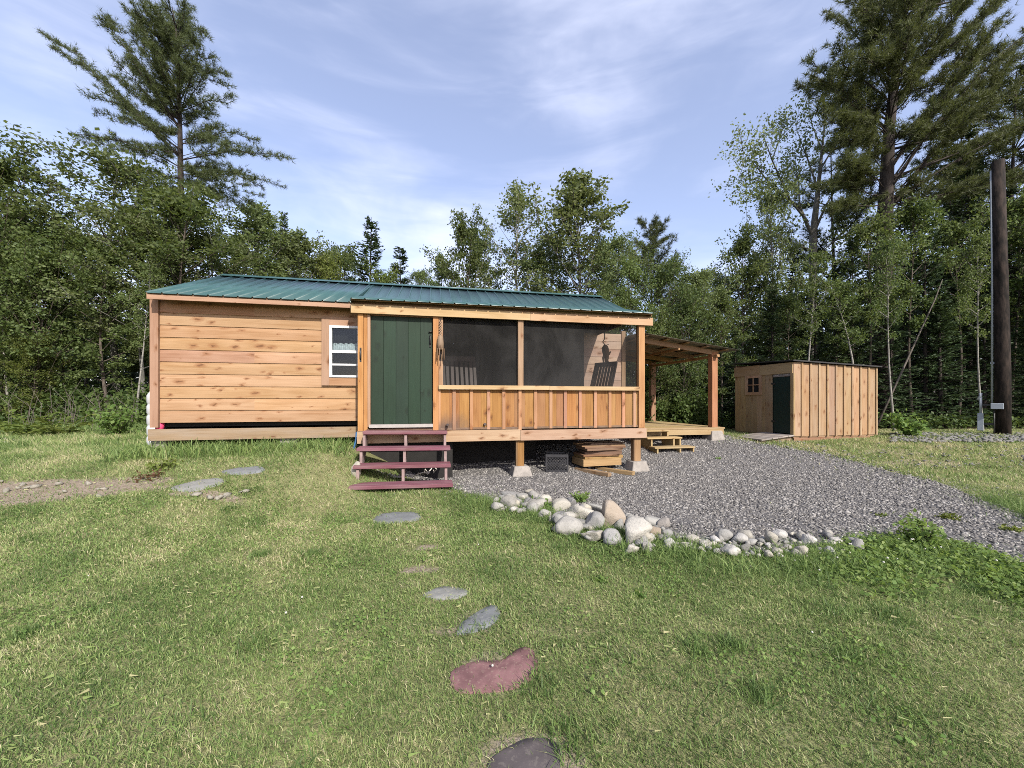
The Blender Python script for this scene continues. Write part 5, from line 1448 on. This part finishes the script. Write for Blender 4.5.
pts = []
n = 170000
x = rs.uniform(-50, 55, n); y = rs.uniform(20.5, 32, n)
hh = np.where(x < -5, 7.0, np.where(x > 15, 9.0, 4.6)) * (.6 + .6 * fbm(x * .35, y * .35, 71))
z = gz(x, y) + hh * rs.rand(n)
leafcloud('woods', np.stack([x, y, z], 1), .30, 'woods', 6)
# dry brush and ferns at the left edge
P = []; b = MB()
for i in range(70):
    g0 = ground_at(RS.uniform(0, 135), RS.uniform(424, 432)); h = RS.uniform(.5, 1.5)
    b.tube([(g0.x, g0.y, g0.z), (g0.x + RS.uniform(-.2, .2), g0.y, g0.z + h * .6), (g0.x + RS.uniform(-.5, .5), g0.y + RS.uniform(-.2, .2), g0.z + h)], [.010, .008, .004], 4, False)
tag(b.build('brush', M['twig']), kind='stuff')
def fern(px, py, s, label, key='fern'):
    g = ground_at(px, py); rs = np.random.RandomState(int(px)); C = []; A = []
    for k in range(14):
        az = rs.uniform(0, 6.28); e = rs.uniform(.6, 1.2); pts = curve((0, 0, 0), (math.cos(az) * math.cos(e), math.sin(az) * math.cos(e), math.sin(e)), s * rs.uniform(.8, 1.2), rs, 6, -.9, .03)
        for i in range(34):
            p, d = on(pts, .15 + .85 * i / 34); side = unit(np.cross(d, (0, 0, 1)) + 1e-6) * (1 if i % 2 else -1); C.append(p); A.append(side + .35 * d)
    me = leaves_mesh(key, np.array(C), .2 * s, rs, rs.rand(len(C)), aspect=.3, up=1.5, along=np.array(A))
    o = np_obj(key, me, M['yellowl']); o.location = g
    return tag(o, label, 'fern', 'ferns at the left wood edge')
fern(28, 436, .75, 'bright yellow green fern at the wood\'s left edge, the left one of two'); fern(62, 436, .65, 'bright yellow green fern nearest the cabin at the left wood edge')
# ------------------------------------------------------------------ grass, weeds, clover
GRS = np.random.RandomState(99)
def clear_mask(x, y):
    ok = np.ones(len(x), bool)
    for poly, c in STONES:
        near = np.hypot(x - c.x, y - c.y) < 1.0
        if near.any():
            i = np.where(near)[0]
            ins = in_poly(x[i], y[i], poly) & (poly_dist(x[i], y[i], poly) > .026)
            ok[i[ins & (GRS.rand(len(i)) > .05)]] = False
    return ok
def gravel_sd(x, y):
    i = in_poly(x, y, GPOLY); d = poly_dist(x, y, GPOLY)
    return np.where(i, d, -d)
def under_house(x, y):
    dx, dy = x - CP.x, y - CP.y
    u = ca_ * dx + sa_ * dy; v = -sa_ * dx + ca_ * dy
    dx, dy = x - SP.x, y - SP.y
    us = ca_ * dx + sa_ * dy; vs_ = -sa_ * dx + ca_ * dy
    dx, dy = x - DP.x, y - DP.y
    ud = ca_ * dx + sa_ * dy; vd = -sa_ * dx + ca_ * dy
    return ((u > -4.3) & (u < 5.1) & (v > .35) & (v < 4.8)) | ((u > -.8) & (u < 5.1) & (v > -.1) & (v < 2.5)) | ((us > 0) & (us < 2.9) & (vs_ > 0) & (vs_ < 2.2)) | ((ud > -2.6) & (ud < .3) & (vd > 0) & (vd < 3.3))
def blades(name, x, y, h, w, m, tint, lean=.55, leandir=None, seg=True):
    n = len(x); z = gz(x, y) + .012 * (fbm(x * 3, y * 3, 21) - .5) - .004
    az = GRS.uniform(0, 2 * np.pi, n)
    if leandir is not None: az = leandir + GRS.normal(size=n) * 1.5
    ln = np.abs(GRS.normal(size=n)) * lean + .12
    dx, dy = np.cos(az) * ln * h, np.sin(az) * ln * h
    wa = GRS.uniform(0, np.pi, n); wx, wy = np.cos(wa) * w * .5, np.sin(wa) * w * .5
    hz = h / np.sqrt(1 + ln ** 2 * .6)
    b0 = np.stack([x - wx, y - wy, z], 1); b1 = np.stack([x + wx, y + wy, z], 1)
    tip = np.stack([x + dx, y + dy, z + hz], 1)
    if not seg:
        V_ = np.stack([b0, b1, tip], 1).reshape(-1, 3); tr = np.arange(3 * n).reshape(n, 3)
        return np_obj(name, np_mesh(name, V_, tris=tr, attrs={'tint': np.repeat(tint, 3)}), M[m])
    m0 = np.stack([x + dx * .35 - wx * .85, y + dy * .35 - wy * .85, z + hz * .62], 1); m1 = np.stack([x + dx * .35 + wx * .85, y + dy * .35 + wy * .85, z + hz * .62], 1)
    V_ = np.stack([b0, b1, m1, m0, tip], 1).reshape(-1, 3); k = np.arange(n)[:, None] * 5
    return np_obj(name, np_mesh(name, V_, k + np.array([[0, 1, 2, 3]]), k + np.array([[3, 2, 4]]), attrs={'tint': np.repeat(tint, 5)}), M[m])
def lawn_points(n, x0, x1, y0, y1, pmax):
    x = GRS.uniform(x0, x1, n); y = GRS.uniform(y0, y1, n)
    return x, y
def in_view(x, y, pad=2.4): return np.abs(x) < 1.36 * y + pad
def lawn_tint(x, y):
    dry = sstep(.52, .80, fbm(x * .9 + 7, y * .9, 51)) * .22 + sstep(.50, .74, fbm(x * 3.1, y * 3.1, 52)) * .22
    mow = .07 * np.sin((x * .93 + y * .30) * 2 * np.pi / 1.25) + .26 * (fbm(x * 1.6, y * 1.6, 53) - .5) + .16 * (fbm(x * 6, y * 6, 54) - .5)
    t = .225 + .75 * dry + mow + .19 * GRS.normal(size=len(x)) + .75 * (GRS.rand(len(x)) < (.035 + .26 * dry)) * GRS.rand(len(x))
    return np.clip(t, 0, 1)
grass_root = None
parts = []
# (y range, candidate density per m2, blade width, height)
for (y0, y1, dens, w, h) in ((.9, 2.2, 16000, .0036, .029), (2.2, 3.4, 11000, .0046, .033), (3.4, 5.0, 6200, .0064, .040), (5.0, 7.2, 3000, .010, .055), (7.2, 13.8, 1000, .02, .08)):
    xm = 1.36 * y1 + 2.4
    n = int(dens * (2 * xm) * (y1 - y0))
    x = GRS.uniform(-xm, xm, n); y = GRS.uniform(y0, y1, n)
    k = in_view(x, y) & ~under_house(x, y)
    x, y = x[k], y[k]
    sd = gravel_sd(x, y) + .14 * (fbm(x * 4, y * 4, 55) - .5)
    d = dirt(x, y)
    k = (GRS.rand(len(x)) < np.where(sd < 0, 1, .45 * np.exp(-np.maximum(sd, 0) / np.where(y > 6, .30, .10)))) & (GRS.rand(len(x)) > d * .9) & clear_mask(x, y) & (y < tree_line(x) + .4)
    clump = fbm(x * 9, y * 9, 57)
    k &= GRS.rand(len(x)) < .45 + .9 * clump
    x, y = x[k], y[k]
    edge = sstep(-.65, -.05, gravel_sd(x, y)) * (x > -1.5) * (y < 6)
    farr = ((x > 3) & (y > 6.5)) * .35
    hh = h * GRS.uniform(.5, 1.25, len(x)) * (.75 + .6 * fbm(x * 2, y * 2, 58)) * (1 + 1.1 * edge + .5 * ((y > 6.2) & (x < -2)))
    tt = lawn_tint(x, y) * (1 - .45 * edge) + farr * GRS.rand(len(x))
    ld = 2.4 + 2.5 * fbm(x * .8, y * .8, 59)
    parts.append(tag(blades('grass', x, y, hh, w * GRS.uniform(.7, 1.3, len(x)), 'grass', np.clip(tt, 0, 1), .95, ld, seg=(y1 < 5.1)), kind='stuff'))
# long grass along the rocks and the gravel's near edge, and tufts by the wall
n = 130000
x = GRS.uniform(-1.2, 9, n); y = GRS.uniform(2.6, 5.6, n)
sd = gravel_sd(x, y)
k = (sd < .03) & (sd > -.70) & (GRS.rand(n) < (.25 + .75 * sstep(-.6, -.15, sd)) * (fbm(x * 2.4, y * 2.4, 64) > .40)) & in_view(x, y, .8)
x, y = x[k], y[k]
tag(blades('tall_grass', x, y, GRS.uniform(.05, .18, len(x)), .0062 * GRS.uniform(.6, 1.3, len(x)), 'grass', np.clip(.18 + .12 * GRS.normal(size=len(x)), 0, 1), 1.5), kind='stuff')
dx = GRS.uniform(-4.4, -.9, 2600); dv = GRS.uniform(-.5, .6, 2600)
p = np.array([W(a, c)[:2] for a, c in zip(dx, dv)])
extra = GRS.uniform(-16, -6.6, 9000), GRS.uniform(10.0, 13.2, 9000)
x = np.concatenate([p[:, 0], extra[0]]); y = np.concatenate([p[:, 1], extra[1]])
tag(blades('tall_grass', x, y, GRS.uniform(.08, .26, len(x)), .014 * GRS.uniform(.6, 1.3, len(x)), 'grass', np.clip(.22 + .14 * GRS.normal(size=len(x)), 0, 1), .7), kind='stuff')
# thatch: mown clippings lying flat
n = 16000
x = GRS.uniform(-6.5, 6.5, n); y = GRS.uniform(1.0, 5.6, n)
k = in_view(x, y, .5) & (gravel_sd(x, y) < -.1) & clear_mask(x, y) & (GRS.rand(n) < .25 + .75 * sstep(.45, .7, fbm(x * 1.3, y * 1.3, 66)))
x, y = x[k], y[k]; n = len(x)
a = 2.2 + GRS.normal(size=n) * .9; L_ = GRS.uniform(.015, .05, n); wd_ = .0010 + .0006 * y
z = gz(x, y) + GRS.uniform(.012, .034, n)
dx, dy = np.cos(a) * L_, np.sin(a) * L_; px2, py2 = -np.sin(a) * wd_, np.cos(a) * wd_
V_ = np.stack([np.stack([x, y, z], 1), np.stack([x + px2, y + py2, z], 1), np.stack([x + dx + px2 * .5, y + dy + py2 * .5, z + GRS.uniform(-.012, .012, n)], 1), np.stack([x + dx, y + dy, z + GRS.uniform(-.012, .012, n)], 1)], 1).reshape(-1, 3)
tag(np_obj('grass_clippings', np_mesh('grass_clippings', V_, np.arange(4 * n).reshape(n, 4), attrs={'tint': np.repeat(.25 + .5 * GRS.rand(n), 4)}), M['grass']), kind='stuff')
# clover and low broad weeds: right foreground patch, border, scattered lawn patches
def clover(name, x, y, zlo, zhi, size, m='weed', seed=1):
    rs = np.random.RandomState(seed)
    z = gz(x, y) + rs.uniform(zlo, zhi, len(x)) if np.isscalar(zhi) else gz(x, y) + zlo + (zhi - zlo) * rs.rand(len(x))
    me = leaves_mesh(name, np.stack([x, y, z], 1), size, rs, rs.rand(len(x)), aspect=.85, up=1.6)
    return tag(np_obj(name, me, M[m]), kind='stuff')
n = 60000
x = GRS.uniform(2.2, 7.2, n); y = GRS.uniform(2.3, 4.9, n); sd = gravel_sd(x, y)
hgt = sstep(-1.05, -.35, sd + .35 * (fbm(x * 2, y * 2, 71) - .5)) * sstep(2.3, 3.2, x)
k = (sd < .06) & (hgt > .05) & (GRS.rand(n) < hgt * (.35 + .9 * fbm(x * 3, y * 3, 72)))
xc, yc, hc = x[k], y[k], hgt[k]
clover('clover', xc, yc, .015, .03 + .15 * hc * fbm(xc * 2.5, yc * 2.5, 73), .036, seed=3)
n = 42000
x = GRS.uniform(-6, 6.5, n); y = GRS.uniform(1.2, 5.2, n)
k = in_view(x, y, .3) & (gravel_sd(x, y) < -.05) & clear_mask(x, y) & (dirt(x, y) < .3) & (fbm(x * 2.3, y * 2.3, 75) > .60)
clover('clover', x[k], y[k], .010, .040, .020, seed=4)
# darker tufts the mower left standing
TX, TY = [], []
for _ in range(75):
    Y = GRS.uniform(1.3, 5.6) ; X = GRS.uniform(-1.3 * Y, 1.3 * Y); r = GRS.uniform(.04, .11); m_ = int(GRS.uniform(70, 190))
    TX.append(X + r * GRS.normal(size=m_)); TY.append(Y + r * GRS.normal(size=m_))
TX = np.concatenate(TX); TY = np.concatenate(TY); k = (gravel_sd(TX, TY) < -.05) & clear_mask(TX, TY)
TX, TY = TX[k], TY[k]
tag(blades('tall_grass', TX, TY, GRS.uniform(.04, .085, len(TX)), .005 * GRS.uniform(.7, 1.3, len(TX)), 'grass', np.clip(.08 + .10 * GRS.normal(size=len(TX)), 0, 1), 1.0), kind='stuff')
# white clover heads
i = GRS.choice(len(xc), 110, replace=False); V_ = []; Fc = []
fx, fy = list(xc[i]), list(yc[i]); fh = list(.06 + .13 * hc[i])
for _ in range(9):
    Y = GRS.uniform(1.4, 5.5); X = GRS.uniform(-1.3 * Y, 1.3 * Y)
    if not in_poly(np.array([X]), np.array([Y]), GPOLY)[0]: fx.append(X); fy.append(Y); fh.append(.035)
IV, IF = ICO[1]
for X, Y, h_ in zip(fx, fy, fh):
    b0 = len(V_) ; r = GRS.uniform(.0045, .008) * (1 + .08 * Y)
    zz = float(gz(X, Y)) + h_
    V_ += [(X + a * r, Y + c * r, zz + d * r) for a, c, d in IV]; Fc += [tuple(b0 + q for q in f) for f in IF]
tag(np_obj('clover_flowers', np_mesh('clover_flowers', V_, tris=Fc), M['flower']), kind='stuff')
# single weeds
def weed(px, py, r, h, n, label, leaf=.06, m='weed', name='weed', cat='weed', group=None):
    g = ground_at(px, py); rs = np.random.RandomState(int(px * 7 + py)); b = MB(); C = []
    for k in range(max(5, n // 30)):
        az = rs.uniform(0, 6.28); d = (math.cos(az) * r / h, math.sin(az) * r / h, 1)
        pts = curve((0, 0, -.02), d, h * rs.uniform(.6, 1.15), rs, 3, .1)
        b.tube(pts, [.006, .005, .004, .002], 4, False)
        for i in range(n // max(5, n // 30)): C.append(on(pts, rs.uniform(.25, .999))[0] + .35 * r * rs.normal(size=3) * np.array([.6, .6, .35]))
    o = empty(name, (g.x, g.y, top_z(g.x, g.y)), 0, label, cat, group)
    b.build('stem', M['twig' if h < .2 else 'bark'], o)
    np_obj('foliage', leaves_mesh('foliage', np.array(C), leaf, rs, rs.rand(len(C)), aspect=.6, up=.8), M[m], o)
weed(918, 548, .19, .34, 600, 'bushy dark green weed at the gravel\'s near right edge', .055, name='weed_bush', cat='plant')
weed(580, 503, .14, .17, 190, 'leafy green weed growing between the left stone row and the gravel', .06)
weed(544, 510, .16, .16, 200, 'green weed drooping over the left rocks near the pile', .06)
weed(952, 521, .22, .07, 220, 'low yellowish weed spreading on the right gravel', .05, 'yellowl')
weed(1008, 532, .2, .06, 160, 'low green weed on the gravel at the right edge', .05, 'yellowl')
weed(882, 518, .12, .06, 90, 'small sparse weed in the middle of the gravel, right of centre', .04, 'yellowl')
weed(770, 506, .05, .04, 40, 'tiny weed tuft on the open gravel before the shed', .035, 'yellowl')
weed(718, 460, .08, .05, 50, 'tiny green weed by the deck\'s concrete pier', .05)
weed(910, 437, .45, .75, 700, 'small leafy bush at the wood edge between shed and pole', .11, name='bush', cat='bush')
weed(640, 600, .10, .04, 60, 'pale broadleaf weed flat in the lawn below the rock pile', .05)
weed(600, 582, .09, .05, 70, 'small plantain weed in the lawn under the rocks', .045)
weed(150, 478, .35, .12, 160, 'reddish brown patch of dead weed on the worn bank', .05, 'deadl')
weed(160, 470, .25, .22, 220, 'yellow green weed clump at the back of the worn bank', .05, 'yellowl')
weed(118, 436, .5, .8, 600, 'leafy shrub at the left end of the cabin by the white tank', .10, name='bush', cat='bush')
